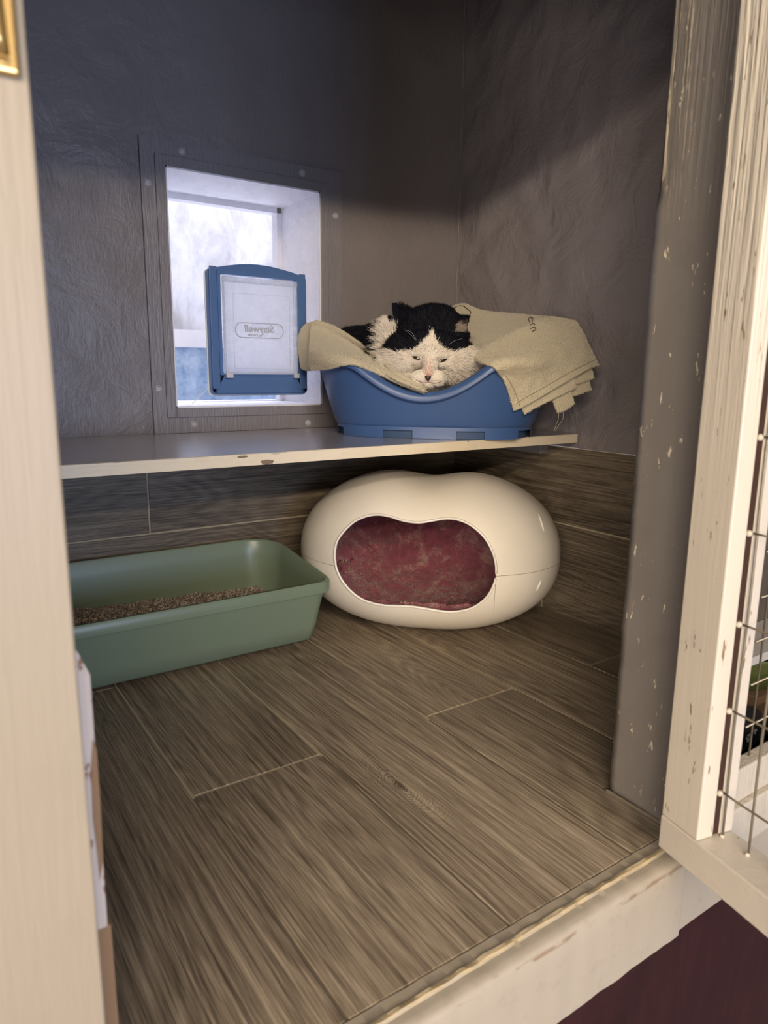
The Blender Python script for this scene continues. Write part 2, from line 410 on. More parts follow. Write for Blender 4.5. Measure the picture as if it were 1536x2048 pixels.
def rrect(x0, x1, z0, z1, r, arch=0, n=6, side=8):
    pts = []
    for cx, cz, a0 in ((x1-r, z0+r, -90), (x1-r, z1-r, 0), (x0+r, z1-r, 90), (x0+r, z0+r, 180)):
        for k in range(n+1):
            a = math.radians(a0+90*k/n); pts.append((cx+r*math.cos(a), cz+r*math.sin(a)))
        if a0 == 0:
            for k in range(1, side):
                s = k/side; pts.append((x1-r+(x0+r-x1+r)*s, z1+arch*math.sin(math.pi*s)))
    return pts
ix0, ix1, iz0, iz1 = .592, .775, .563, .771
bm = bmesh.new(); poly_prism(bm, rrect(fx0, fx1, fz0, fz1-.004, .010, .016), rrect(ix0, ix1, iz0, iz1, .003, .0), YB-.022, YB-.007)
r_ = bmesh.ops.bevel(bm, geom=[e for e in bm.edges if all(abs(v.co.y-(YB-.022)) < 1e-5 for v in e.verts) and len(e.link_faces) == 2 and abs(e.link_faces[0].normal.dot(e.link_faces[1].normal)) < .5], offset=.003, segments=3, affect='EDGES')
from_bm('frame', bm, m_navy, flap, False)
bm = bmesh.new(); poly_prism(bm, rrect(ix0-.007, ix1+.007, iz0-.004, iz1+.010, .004, .0), rrect(ix0, ix1, iz0, iz1, .003, .0), YB-.0255, YB-.0215)
for xx in (fx0+.012, fx1-.012): bx(bm, xx-.0085, xx+.0085, YB-.0232, YB-.021, fz0+.012, fz1-.0, .001)
from_bm('raised_trim', bm, m_navy, flap)
# the thin pale gasket under the frame
bm = bmesh.new(); poly_prism(bm, rrect(fx0-.0025, fx1+.002, fz0-.003, fz1-.005, .011, .016), rrect(fx0+.01, fx1-.01, fz0+.01, fz1-.014, .005, .0), YB-.0085, YB-.0062)
from_bm('gasket', bm, plain('pale_gasket', (.72, .74, .70), .5), flap)
yf = YB-.027
fd = box('flap_door', ix0+.003, ix1-.003, yf-.002, yf+.0015, iz0-.002, iz1-.010, m_flap, flap, .0012)
bm = bmesh.new()
bx(bm, ix0+.002, ix1-.002, yf-.006, yf+.002, iz1-.016, iz1-.004, .003, 3)
bx(bm, ix0+.0015, ix0+.0065, yf-.004, yf+.001, iz0-.001, iz1-.012, .001); bx(bm, ix1-.0085, ix1-.003, yf-.004, yf+.001, iz0-.001, iz1-.012, .001)
bx(bm, ix1-.0135, ix1-.0105, yf-.0035, yf+.001, iz0-.001, iz1-.012, .001)
from_bm('flap_border', bm, m_flapedge, flap)
bm = bmesh.new()
for z0, z1 in ((iz0+.010, iz0+.0112), (iz1-.038, iz1-.0368)): bx(bm, ix0+.025, ix1-.022, yf-.0028, yf-.0015, z0, z1)
for x0 in (ix0+.025, ix1-.0232): bx(bm, x0, x0+.0012, yf-.0028, yf-.0015, iz0+.010, iz1-.037)
from_bm('panel_moulding', bm, m_flapedge, flap)
for x0, x1 in ((ix0+.004, ix0+.020), (ix1-.013, ix1-.001)):
    box('magnet_holder', x0, x1, yf-.007, yf+.003, iz0-.010, iz0+.001, plain('clear_holder', (.62, .62, .66), .25), flap, .001)
# moulded name plate with mirrored lettering (read from behind)
bm = bmesh.new(); lx0, lx1, lz = .620, .737, .6565
pl_ = rrect(lx0, lx1, lz-.0165, lz+.0165, .0155); pi_ = [((x-(lx0+lx1)/2)*.975+(lx0+lx1)/2, (z-lz)*.90+lz) for x, z in pl_]
poly_prism(bm, pl_, pi_, yf-.0038, yf-.0018)
m_emb = plain('embossed_clear_plastic', (.50, .52, .56), .3)
from_bm('name_plate', bm, m_emb, flap)
def text(body, size, loc, rot, m, name, parent, mirror=False, ext=.0004, shear=0, bold=0, wscale=1.0, rmat=None):
    c = bpy.data.curves.new(name, 'FONT'); c.body = body; c.size = size; c.extrude = ext; c.align_x = 'CENTER'; c.align_y = 'CENTER'; c.shear = shear; c.offset = bold; c.resolution_u = 3
    o = bpy.data.objects.new('tmp', c); COL.objects.link(o)
    dg = bpy.context.evaluated_depsgraph_get(); dg.update(); me = bpy.data.meshes.new_from_object(o.evaluated_get(dg)); bpy.data.objects.remove(o)
    mt = Matrix.Diagonal((-wscale if mirror else wscale, 1, 1, 1))
    mt = (rmat if rmat is not None else (Matrix.Translation(loc) @ rot.to_4x4())) @ mt
    me.transform(mt); me.materials.clear(); return link(name, me, m, parent)
from mathutils import Euler
RX = Euler((math.radians(90), 0, 0)).to_matrix()
text('Staywell', .0215, ((lx0+lx1)/2, yf-.0026, lz+.003), RX, m_emb, 'embossed_lettering', flap, True, .0006, .15, .0004)
text('by PetSafe', .0085, ((lx0+lx1)/2-.012, yf-.0026, lz-.010), RX, m_emb, 'embossed_lettering', flap, True, .0005, 0, .0001)

# ---------------------------------------------------------------- outdoor run seen through the window
def white_grimy():
    q = N('grimy_white_wall'); v = q.coord()
    sx = q.n('ShaderNodeSeparateXYZ'); q.l(v, sx.inputs[0])
    g = q.noise(q.coord((1, 1, .5)), 9, 6, .7, .4); g2 = q.noise(v, 3.0, 2)
    mk = q.ramp(q.math('ADD', q.math('MULTIPLY', g, .6), q.math('MULTIPLY', g2, .5)), [(.50, (0, 0, 0)), (.66, (1, 1, 1))])
    q.set(col=q.mix(q.math('MULTIPLY', mk, .8), (.40, .40, .42), (.15, .146, .135)), rough=.8); q.bump(g, .3, .004); return q.m
tag(box('wall_run', -.4, 2.2, 2.35, 2.4, -.6, 2.2, white_grimy()), kind='structure')
tag(box('wall_run_side', -.45, -.4, 1.72, 2.35, -.6, 2.2, white_grimy()), kind='structure')
tag(box('wall_run_end', 2.2, 2.25, 1.72, 2.35, -.6, 2.2, white_grimy()), kind='structure')
tag(box('floor_run', -.4, 2.2, 1.72, 2.35, -.2, -.1, plain('concrete', (.45, .5, .56), .8, .3)), kind='structure')
q = N('frosted_blue_board'); v = q.coord()
q.set(col=q.mix(q.ramp(q.noise(v, 26, 6, .7), [(.35, (0, 0, 0)), (.65, (1, 1, 1))]), (.16, .34, .60), (.55, .72, .92)), rough=.6); m_blue_board = q.m
p1 = on_y(350, 660, 1.95); p2 = on_y(350, 695, 1.95)
tag(box('run_shelf', .3, 1.5, 1.90, 2.2, p2.z, p1.z-.0, plain('white_board', (.9, .9, .92), .5)), 'white ledge in the outdoor run, seen low through the window', 'ledge')
tag(box('blue_board', .3, 1.5, 1.925, 1.95, -.1, p2.z, m_blue_board), 'mottled pale blue board standing below the white ledge outdoors', 'board')

# ---------------------------------------------------------------- shelf
m_shelf = plain('shelf_gloss_paint', (.44, .42, .445), .30, spec=.9, coat=1.0)
m_shelf.node_tree.nodes['Principled BSDF'].inputs['Coat Roughness'].default_value = .24
m_shelfedge = paint('shelf_edge_paint', (.76, .66, .50), (.20, .13, .08), .13, .2, .45, .2, stretch=(.1, 1, 1))
sh = thing('wall_shelf', 'long cream-edged painted shelf carrying the blue pet bed', 'shelf', (.65, 1.3, .415))
bm = bmesh.new(); bx(bm, XL+.001, XR-.008, 1.0805, YB-.014, .415, .435, .0012)
from_bm('board', bm, m_shelf, sh)
bm = bmesh.new(); v_ = []
n = 90
for i in range(n+1):
    x = XL+.001+(XR-.008-XL)*i/n; c1 = max(0, n3((x, 1, 2), 60))**2*.004
    if .50 < x < .53: c1 += .0035*abs(math.sin((x-.5)/.03*math.pi))
    v_.append([bm.verts.new((x, y, z)) for y, z in ((1.0815, .4152), (1.0785, .4155), (1.0785, .4345-c1), (1.0815, .4352-c1*.6))])
for i in range(n):
    for k in range(3): bm.faces.new((v_[i][k], v_[i+1][k], v_[i+1][k+1], v_[i][k+1]))
from_bm('front_edge', bm, m_shelfedge, sh)
# chips showing the chipboard
m_chip = plain('bare_chipboard', (.22, .16, .11), .9, .6, 500)
for cx, cz, rx, rz in ((.4985, .4195, .012, .0042), (.455, .431, .010, .002), (.94, .4335, .003, .001)):
    bm = bmesh.new(); c = bm.verts.new((cx, 1.0781, cz)); rr = []
    for k in range(18):
        a = 2*math.pi*k/18; s = 1+.35*n3((math.cos(a), math.sin(a), cx*9), 2)
        rr.append(bm.verts.new((cx+rx*s*math.cos(a), 1.0783, cz+rz*s*math.sin(a))))
    for k in range(18): bm.faces.new((c, rr[k], rr[(k+1) % 18]))
    from_bm('paint_chip', bm, m_chip, sh)
box('support_batten', XR-.032, XR-.006, 1.165, YB-.014, .382, .4152, m_board, sh, .002)

# ---------------------------------------------------------------- opening frame: post, sill, jamb, lintel
tag(box('wall_front', .766, .835, .4545, .55, -.3, 1.75, m_jamb), kind='structure')
bm = bmesh.new(); bx(bm, .846, 1.7, .597, .602, -.02, 1.75); bx(bm, .846, .849, .55, .60, -.02, 1.75); bx(bm, 1.5, 1.7, .4545, .64, -.02, 1.75)
tag(from_bm('wall_next', bm, plain('dark_tile', (.075, .06, .048), .5, .5, 60)), kind='structure')
# uneven jamb facing
v = []; f = []; NZ = 140; NY = 10
for j in range(NZ+1):
    z = -.0+1.3*j/NZ
    for i in range(NY+1):
        y = .553-(.553-.4545)*i/NY; e = max(0, 1-i/2.2)
        dx = .0008*n3((0, y, z), 30) + e*(.0012*n3((3, 0, z), 14)+.0012*n3((3, 0, z), 60)) + (e*.006 if z > .80 else e*.006*max(0, 1-(.80-z)/.05))
        v.append((.762+dx+(.553-y)*-.04, y, z))
for j in range(NZ):
    for i in range(NY):
        a = j*(NY+1)+i; f.append((a, a+1, a+NY+2, a+NY+1))
o = from_py('wall_jamb', v, f, m_jamb); tag(o, kind='structure')
md = o.modifiers.new('s', 'SOLIDIFY'); md.thickness = .006; md.offset = -1
# cracked filler line in the corner above the tiles
bm = bmesh.new(); pts = []; rs = []
for i in range(70):
    z = .41+1.2*i/69; pts.append((XR-.012+.003*n3((0, 1, z), 12), YB-.006+.002*n3((5, 1, z), 20), z)); rs.append(max(.0004, .0013+.0012*n3((9, 1, z), 25)))
tube(bm, pts, rs, 6); tag(from_bm('trim_8', bm, plain('corner_filler', (.26, .24, .235), .8, .5, 200), None, True), kind='structure')
# crumbly caulk at the foot of the jamb
bm = bmesh.new(); pts = []; rs = []
for i in range(26):
    s = i/25; pts.append((.7585-.001*s+.0015*n3((s, 0, 0), 30), .556-.10*s, .0015)); rs.append(.0028+.0016*n3((s, 5, 0), 25))
tube(bm, pts, rs, 6); tag(from_bm('trim_9', bm, plain('dirty_caulk', (.17, .135, .095), .9, .6, 300), None, True), kind='structure')
tag(box('wall_lintel', XL-.3, XR+.3, .45, .55, 1.196, 1.8, m_cream), kind='structure')
tag(box('trim_3', -.25, .0668, .400, .47, -.5, 1.3, m_post, None, .0015), kind='structure').name = 'trim_3'
# door stop strip behind the post with a splayed top, worn to the wood
m_strip = paint('worn_strip_paint', (.66, .56, .50), (.28, .14, .08), .55, .3, .5, .2, stretch=(1, 1, .1))
m_wood = plain('bare_brown_wood', (.30, .175, .09), .7, .4, 200)
A = on_y(180, 1350, .455); B = on_y(154, 1308, .455); C = on_y(215, 1852, .455)
bm = bmesh.new(); y0, y1 = .455, .475
pr = [(.02, B.z+.004), (B.x, B.z+.002), (A.x, A.z), (C.x, C.z), (.02, C.z)]
a_ = [bm.verts.new((x, y0, z)) for x, z in pr]; b_ = [bm.verts.new((x, y1, z)) for x, z in pr]
bm.faces.new(a_); bm.faces.new(b_[::-1])
for k in range(5): bm.faces.new((a_[k], a_[(k+1) % 5], b_[(k+1) % 5], b_[k]))
tag(from_bm('trim_4', bm, m_strip), kind='structure')
wp = bmesh.new(); q_ = [on_y(x, y, .4546) for x, y in ((186, 1478), (193, 1500), (200, 1600), (206, 1720), (200, 1760), (194, 1700), (186, 1640), (182, 1540))]
wp.faces.new([wp.verts.new(p) for p in q_]); r_ = bmesh.ops.extrude_face_region(wp, geom=wp.faces[:]); bmesh.ops.translate(wp, vec=(0, -.0006, 0), verts=[x for x in r_['geom'] if isinstance(x, bmesh.types.BMVert)])
from_bm('worn_patch', wp, m_wood, bpy.data.objects['trim_4'])
D = on_y(236, 2048, .455)
tag(box('trim_5', .02, (C.x+D.x)/2+.0015, .456, .474, -.1, C.z-.0005, m_wood), kind='structure')
# sill: rounded nosing, peeled line of paint along the top
q = N('sill_paint'); v = q.coord(); sx = q.n('ShaderNodeSeparateXYZ'); q.l(v, sx.inputs[0])
wn = q.math('MULTIPLY', q.math('SUBTRACT', q.noise(q.coord((.5, 1, 1)), 120, 5, .75), .5), .013)
d = q.math('ABSOLUTE', q.math('ADD', q.math('SUBTRACT', sx.outputs[1], .4342), wn))
mk = q.ramp(d, [(.0030, (1, 1, 1)), (.0040, (0, 0, 0))])
top = q.ramp(sx.outputs[2], [(.0, (0, 0, 0)), (.0001, (1, 1, 1))])
raw = q.mix(q.noise(v, 300, 3), (.60, .50, .30), (.46, .32, .15))
dirt = q.ramp(q.noise(v, 40, 6, .75), [(.55, (0, 0, 0)), (.8, (1, 1, 1))])
base = q.mix(q.math('MULTIPLY', dirt, .45), (.37, .32, .255), (.22, .18, .13))
spk = q.ramp(q.noise(v, 130, 2, .5), [(.77, (0, 0, 0)), (.78, (1, 1, 1))])
base = q.mix(spk, base, (.15, .1, .07))
zz = q.math('ABSOLUTE', q.math('ADD', q.math('ADD', sx.outputs[2], .0082), q.math('MULTIPLY', wn, .18)))
lk = q.ramp(zz, [(.0001, (1, 1, 1)), (.0004, (0, 0, 0))]); gp = q.ramp(q.noise(q.coord((.4, 1, 1)), 50, 3, .6), [(.50, (0, 0, 0)), (.56, (1, 1, 1))])
base = q.mix(q.math('MULTIPLY', lk, gp), base, (.22, .15, .09))
q.set(col=q.mix(mk, base, raw), rough=.38); q.bump(q.math('ADD', q.noise(v, 40, 4), q.math('MULTIPLY', mk, -.8)), .35, .0015); m_sill = q.m
prof = [(.4512, -.04), (.4512, .0005), (.440, .0008), (.4375, .0028), (.433, .0030), (.4305, .0006), (.424, .0004), (.4175, -.0006), (.4140, -.0032), (.4125, -.0070), (.4120, -.03), (.4120, -.1085), (.4512, -.1085)]
def extrude_profile(bm, prof, x0, x1, n, wob=0.):
    rows = []
    for i in range(n+1):
        x = x0+(x1-x0)*i/n
        rows.append([bm.verts.new((x, y+wob*n3((x, y, z), 40)*(1.8 if z > .002 else 1), z+wob*n3((x, y, z+4), 55)*(2.2 if z > .002 else 1))) for y, z in prof])
    L = len(prof)
    for i in range(n):
        for k in range(L): bm.faces.new((rows[i][k], rows[i+1][k], rows[i+1][(k+1) % L], rows[i][(k+1) % L]))
    bm.faces.new(rows[0]); bm.faces.new(rows[-1][::-1])
bm = bmesh.new(); extrude_profile(bm, prof, .03, .727, 420, .0008); o = from_bm('trim_6', bm, m_sill, None, True); tag(o, kind='structure'); md = o.modifiers.new('e', 'EDGE_SPLIT'); md.split_angle = math.radians(35)
prof2 = [(y, z if z > -.09 else -.1015) for y, z in prof]
bm = bmesh.new(); extrude_profile(bm, prof2, .7275, 1.5, 60, .0006); o = from_bm('trim_7', bm, m_sill, None, True); tag(o, kind='structure'); md = o.modifiers.new('e', 'EDGE_SPLIT'); md.split_angle = math.radians(35)
q = N('maroon_panel_paint'); v = q.coord((1, 1, .35))
q.set(col=q.mix(q.noise(v, 14, 5, .6, 1), (.012, .0035, .004), (.042, .012, .014)), rough=.8, spec=.15); q.bump(q.noise(v, 22, 5, .6, .8), .7, .006); m_maroon = q.m
tag(box('wall_below', -.2, 1.6, .430, .45, -.9, -.03, m_maroon), kind='structure')

# ---------------------------------------------------------------- brass latch on the post
la = thing('brass_latch', 'brass latch plate screwed to the cream post at upper left', 'latch', (-.02, .399, .90))
p0 = on_y(38, 35, .397); p1 = on_y(-60, 150, .397)
zt = p0.z; zb = on_y(30, 152, .397).z; xr = on_y(38, 90, .397).x
bm = bmesh.new(); bx(bm, xr-.045, xr, .3955, .4005, zb, zt+.02, .0022, 3); from_bm('plate', bm, m_brass, la)
bm = bmesh.new(); tube(bm, [(xr-.009, .3925, zb+.006), (xr-.0095, .3915, (zt+zb)/2), (xr-.0105, .3925, zt+.012)], .0042, 12); from_bm('bolt', bm, m_brass, la, True)
bm = bmesh.new(); tube(bm, [(xr-.026, .3948, zb+.012), (xr-.026, .3965, zb+.012)], .0045, 16); from_bm('screw', bm, plain('dark_screw', (.10, .08, .05), .5), la)

# ---------------------------------------------------------------- mesh door standing open at the right jamb
door = thing('door_1', 'cream wooden door frame filled with wire mesh, standing open at the right jamb', 'door', (.692, .428, .02)); door['kind'] = 'structure'
ang = math.atan2(-.978, -.21)      # direction along the door leaf
DL = Matrix.Translation((.692, .428, .0)) @ Matrix.Rotation(ang, 4, 'Z')    # local x along the leaf; local +y = away to the right
TH = .053; SW = .0535
def dbox(bm, x0, x1, y0, y1, z0, z1, bev=.0018): bx(bm, x0, x1, y0, y1, z0, z1, bev, 2)
bm = bmesh.new()
gy0, gy1 = .0235, .0320
# stile: two halves with the mesh groove between them on the inner edge
dbox(bm, 0, SW, 0, gy0, .0625, 1.25); dbox(bm, 0, SW, gy1, TH, .0625, 1.25); bx(bm, .001, SW-.006, gy0-.001, gy1+.001, .0625, 1.25)
bmesh.ops.transform(bm, matrix=DL, verts=bm.verts); from_bm('stile', bm, m_stile, door)
bm = bmesh.new(); dbox(bm, -.0005, .40, -.0008, TH, .020, .062, .002)
bmesh.ops.transform(bm, matrix=DL, verts=bm.verts); from_bm('bottom_rail', bm, m_rail, door)
bm = bmesh.new(); bx(bm, SW-.0045, SW-.0012, gy0-.0005, gy1+.0005, .064, 1.25)
bmesh.ops.transform(bm, matrix=DL, verts=bm.verts); from_bm('groove', bm, plain('dark_groove_brown', (.035, .013, .007), .9), door)  # very dark brown strip set into the mesh groove
bm = bmesh.new(); ym = gy1+.0012; k = 0
zz = .0635
xs = [SW+.0035+.0335*i for i in range(9)]
for i, x in enumerate(xs): tube(bm, [DL @ Vector((x+.0006*math.sin(z*23+i), ym+(.0012 if i % 2 else 0), z)) for z in np.linspace(.0625, 1.25, 26)], .00135, 6)
for j in range(12):
    z = .115+.0985*j
    tube(bm, [DL @ Vector((x, ym-.0015, z+.0006*math.sin(x*60+j))) for x in np.linspace(SW-.004, .40, 14)], .00125, 6)
from_bm('wire_mesh', bm, m_chrome, door, True)
bm = bmesh.new()
for j in range(12): bmesh.ops.create_icosphere(bm, subdivisions=2, radius=.0038, matrix=DL @ Matrix.Translation((SW-.001, ym-.006, .115+.0985*j)))
for x in xs: bmesh.ops.create_icosphere(bm, subdivisions=2, radius=.0028, matrix=DL @ Matrix.Translation((x, ym, .0630)))
from_bm('paint_blobs', bm, m_cream, door, True)

# ---------------------------------------------------------------- next pen, glimpsed through the open door
nd = thing('mesh_door', 'closed cream mesh door of the next pen, seen through the open door', 'door', (1.0, .41, 0))
bm = bmesh.new(); bx(bm, .77, 1.5, .385, .411, .0012, .060, .002); from_bm('bottom_rail', bm, m_cream, nd)
bm = bmesh.new(); bx(bm, .77, 1.5, .392, .411, .0602, .105, .002); from_bm('rail_cap', bm, m_cream, nd)
bm = bmesh.new()
for i in range(10): tube(bm, [(.83+.05*i, .404, .10), (.83+.05*i, .404, 1.2)], .0013, 6)
for j in range(18): tube(bm, [(.81, .402, .15+.055*j), (1.4, .402, .15+.055*j)], .0013, 6)
from_bm('wire_mesh', bm, m_chrome, nd, True)
cl = box('cloth', .90, 1.06, .50, .59, .0005, .062, plain('black_cloth', (.012, .012, .018), .9, .4, 300), None, .010, 4)

# ================================================================= OBJECTS
# ---------------------------------------------------------------- litter tray
q = N('sage_green_plastic'); v = q.coord()
q.set(col=q.mix(q.noise(v, 5, 3), (.165, .215, .150), (.185, .235, .165)), rough=.33, spec=.45); q.bump(q.noise(v, 350, 2), .08, .0006); m_green = q.m
tray = thing('litter_tray', 'sage green plastic litter tray on the tiled floor left of the white pet house', 'litter tray', (.4, 1.36, 0))
def rr_plan(x0, x1, y0, y1, rb, n=10, rf=None):
    pts = []; rf = rf or rb
    for cx, cy, a0, r in ((x1-rf, y0+rf, -90, rf), (x1-rb, y1-rb, 0, rb), (x0+rb, y1-rb, 90, rb), (x0+rf, y0+rf, 180, rf)):
        for k in range(n+1):
            a = math.radians(a0+90*k/n); pts.append((cx+r*math.cos(a), cy+r*math.sin(a)))
    return pts
TX0, TX1, TY0, TY1 = .092, .698, 1.200, 1.492
ztop = lambda y: .1500+(y-TY0)*(.036/(TY1-TY0))
side = lambda i: i if i < .010 else .010+(i-.010)*.40
def tring(ins, hz, r, rel=None):
    """ins: inset from the rim; hz: absolute height, or rel: offset below the rim line"""
    out = []
    for x, y in rr_plan(TX0+ins, TX1-side(ins), TY0+ins*1.06, TY1-ins*.55, r*1.2, rf=r*.45):
        out.append((x, y, ztop(y)+rel if rel is not None else hz))
    return out
seq = [tring(.062, .010, .035), tring(.052, .010, .045), tring(.040, .018, .05), tring(.028, .05, .055), tring(.0085, 0, .06, -.0245), tring(.0080, 0, .06, -.0222), tring(.0004, 0, .062, -.0225), tring(0, 0, .062, -.018), tring(0, 0, .062, -.003), tring(.0022, 0, .06, 0),
       tring(.0065, 0, .058, -.0004), tring(.0095, 0, .056, -.004), tring(.016, 0, .056, -.035), tring(.031, .055, .052), tring(.040, .030, .05), tring(.055, .014, .045), tring(.075, .012, .035)]
v = [p for r in seq for p in r]; L = len(seq[0]); f = []
for i in range(len(seq)-1):
    for k in range(L): f.append((i*L+k, i*L+(k+1) % L, (i+1)*L+(k+1) % L, (i+1)*L+k))
f.append(tuple(range(L))[::-1]); f.append(tuple((len(seq)-1)*L+k for k in range(L)))
o = from_py('basin', v, f, m_green, tray); md = o.modifiers.new('e', 'EDGE_SPLIT'); md.split_angle = math.radians(50)
for fx in (.640, .155):
    for fy in (1.296, 1.43):
        bm = bmesh.new(); bmesh.ops.create_uvsphere(bm, u_segments=24, v_segments=16, radius=1)
        for vv in bm.verts: vv.co = Vector((fx+vv.co.x*.034, fy+vv.co.y*.022, max(0, .013+vv.co.z*.020)))
        from_bm('foot', bm, m_green, tray, True)
# litter: a granular bed plus loose granules
q = N('litter_granules'); v = q.coord()
at = q.n('ShaderNodeAttribute'); at.attribute_name = 'tone'
q.set(col=q.ramp(at.outputs['Fac'], [(0, (.13, .10, .08)), (.5, (.27, .215, .17)), (1, (.50, .44, .37))]), rough=.95); m_litter = q.m
V = []; Fc = []; T = []
ico = bmesh.new(); bmesh.ops.create_icosphere(ico, subdivisions=1, radius=1); iv = [vv.co.copy() for vv in ico.verts]; ifc = [tuple(x.index for x in ff.verts) for ff in ico.faces]; ico.free()
def lz_(x, y):
    e = min(1, max(0, (1.452-y+.006*n3((x, y, 0), 30))/.030)); e2 = min(1, max(0, (.655-x)/.03))
    return .030+(.058+.022*(.66-x)/.5)*min(e, e2)**.6+.004*n3((x, y, 0), 22)
nx, ny = 90, 30
for j in range(ny+1):
    for i in range(nx+1):
        x = .135+.53*i/nx; y = 1.27+.180*j/ny; V.append((x, y, lz_(x, y)-.003))
for j in range(ny):
    for i in range(nx):
        a = j*(nx+1)+i; Fc.append((a, a+1, a+nx+2, a+nx+1)); T.append(.3)
for _ in range(6500):
    x = random.uniform(.135, .662); y = 1.27+.182*random.random()**.6
    if y > 1.451+.004*n3((x, 0, 0), 40): continue
    z = lz_(x, y)-.001+random.random()*.003; s = random.uniform(.0013, .0030); R = Euler([random.random()*6 for _ in range(3)]).to_matrix(); k = len(V); tn = random.random()
    sx_, sy_, sz_ = random.uniform(.7, 1.3), random.uniform(.7, 1.1), random.uniform(.6, 1)
    for c in iv:
        p = R @ Vector((c.x*sx_*s, c.y*sy_*s, c.z*sz_*s)); V.append((x+p.x, y+p.y, z+p.z))
    for ff in ifc: Fc.append(tuple(k+a for a in ff)); T.append(tn)
me = bpy.data.meshes.new('cat_litter'); me.from_pydata(V, [], Fc); me.attributes.new('tone', 'FLOAT', 'FACE').data.foreach_set('value', T)
tag(link('cat_litter', me, m_litter), 'grey-brown litter granules heaped along the front of the green tray', 'cat litter', kind='stuff')

# ---------------------------------------------------------------- rounded pet house
m_igloo = plain('warm_white_plastic', (.86, .80, .70), .32)
m_igloo_rim = plain('white_rim_plastic', (.82, .78, .72), .28)
house = thing('pet_house', 'rounded white plastic pet house with a peanut-shaped doorway under the shelf', 'pet house', (.975, 1.245, 0))
HC = Vector((.973, 1.240)); HD = math.radians(-44); HU = Vector((math.cos(HD), math.sin(HD))); HV = Vector((-math.sin(HD), math.cos(HD)))
HA, HB, HZS, HT = .294, .222, .172, .186
def shell_pt(th, h, a=HA, b=HB, off=0.):
    """th: plan angle; h in -1..1 height"""
    k = (1-abs(h)**2.25)**(1/2.25); c, s = math.cos(th), math.sin(th)
    p = a*k*math.copysign(abs(c)**(2/2.3), c); w_ = b*k*math.copysign(abs(s)**(2/2.3), s)
    z = HZS+(h*HT if h > 0 else h*(HZS-.001))
    g = math.exp(-(p/.075)**2)
    if h > 0: z -= .020*g*max(0, h)**3
    w_ *= 1-.035*g
    q = HC+HU*p+HV*w_; return Vector((q.x, q.y, z))
def half(top):
    v = []; f = []; nt, nh = 160, 40
    for j in range(nh+1):
        s = j/nh; h = math.sin(s*math.pi/2*.998) if top else -math.sin(s*math.pi/2*.998)
        if j == 0: h = .003 if top else -.003
        for i in range(nt): v.append(shell_pt(2*math.pi*i/nt, h))
    for j in range(nh):
        for i in range(nt):
            a, b = j*nt+i, j*nt+(i+1) % nt; q = (a, b, b+nt, a+nt); f.append(q if top else q[::-1])
    f.append(tuple(nh*nt+i for i in range(nt)) if top else tuple(nh*nt+i for i in range(nt))[::-1])
    return v, f
outline = [(302, 550), (304, 500), (317, 462), (340, 430), (368, 400), (400, 375), (450, 354), (505, 347), (560, 356), (620, 375), (690, 384), (755, 375), (820, 365), (880, 372), (940, 400), (1000, 455), (1040, 530), (1053, 600), (1045, 665), (1010, 730), (950, 777), (880, 797), (810, 798), (740, 787), (660, 775), (590, 772), (520, 768), (450, 750), (390, 715), (340, 660), (312, 605)]
out_px = [(540+x/2.327, 880+y/2.327) for x, y in outline]
def cr(P, n=6, closed=True):
    R = []; L = len(P)
    for i in range(L if closed else L-1):
        p0, p1, p2, p3 = [Vector(P[(i+k) % L] if closed else P[min(max(i+k, 0), L-1)]) for k in (-1, 0, 1, 2)]
        for j in range(n):
            t = j/n; R.append(.5*((2*p1)+(p2-p0)*t+(2*p0-5*p1+4*p2-p3)*t*t+(3*p1-p0-3*p2+p3)*t**3))
    if not closed: R.append(Vector(P[-1]))
    return R
out_px = cr(out_px, 4)
vt, ft = half(True); vb, fb = half(False)
bvh = BVHTree.FromPolygons(vt+vb, ft+[tuple(i+len(vt) for i in q) for q in fb])
rim3 = []
for x, y in out_px:
    hit = bvh.ray_cast(EYE, ray(x, y).normalized())
    if hit[0] is not None: rim3.append(hit[0])
def loc_uvz(p): d = Vector((p.x, p.y))-HC; return d.dot(HU), d.dot(HV), p.z
bm = bmesh.new(); fr = []; bk = []
for p in rim3:
    u_, w_, z_ = loc_uvz(p)
    a = HC+HU*u_+HV*(-.40); b = HC+HU*u_+HV*(-.03); fr.append(bm.verts.new((a.x, a.y, z_))); bk.append(bm.verts.new((b.x, b.y, z_)))
bm.faces.new(fr); bm.faces.new(bk[::-1])
for k in range(len(fr)): bm.faces.new((fr[k], bk[k], bk[(k+1) % len(fr)], fr[(k+1) % len(fr)]))
cutter = from_bm('cutter', bm, None)
def apply_mods(o):
    dg = bpy.context.evaluated_depsgraph_get(); dg.update(); me = bpy.data.meshes.new_from_object(o.evaluated_get(dg)); o.modifiers.clear(); o.data = me
for nm, (v, f) in (('upper_shell', (vt, ft)), ('lower_shell', (vb, fb))):
    o = from_py(nm, v, f, m_igloo, house)
    md = o.modifiers.new('s', 'SOLIDIFY'); md.thickness = .0045; md.offset = -1; md.use_even_offset = False
    md = o.modifiers.new('b', 'BOOLEAN'); md.object = cutter; md.operation = 'DIFFERENCE'; md.solver = 'EXACT'
    apply_mods(o); o.data.polygons.foreach_set('use_smooth', [True]*len(o.data.polygons))
    md = o.modifiers.new('e', 'EDGE_SPLIT'); md.split_angle = math.radians(40)
bpy.data.objects.remove(cutter)
bm = bmesh.new(); tube(bm, [p-Vector((HV.x, HV.y, 0))*.0005 for p in rim3], .0026, 8, True); from_bm('doorway_rim', bm, m_igloo_rim, house, True)
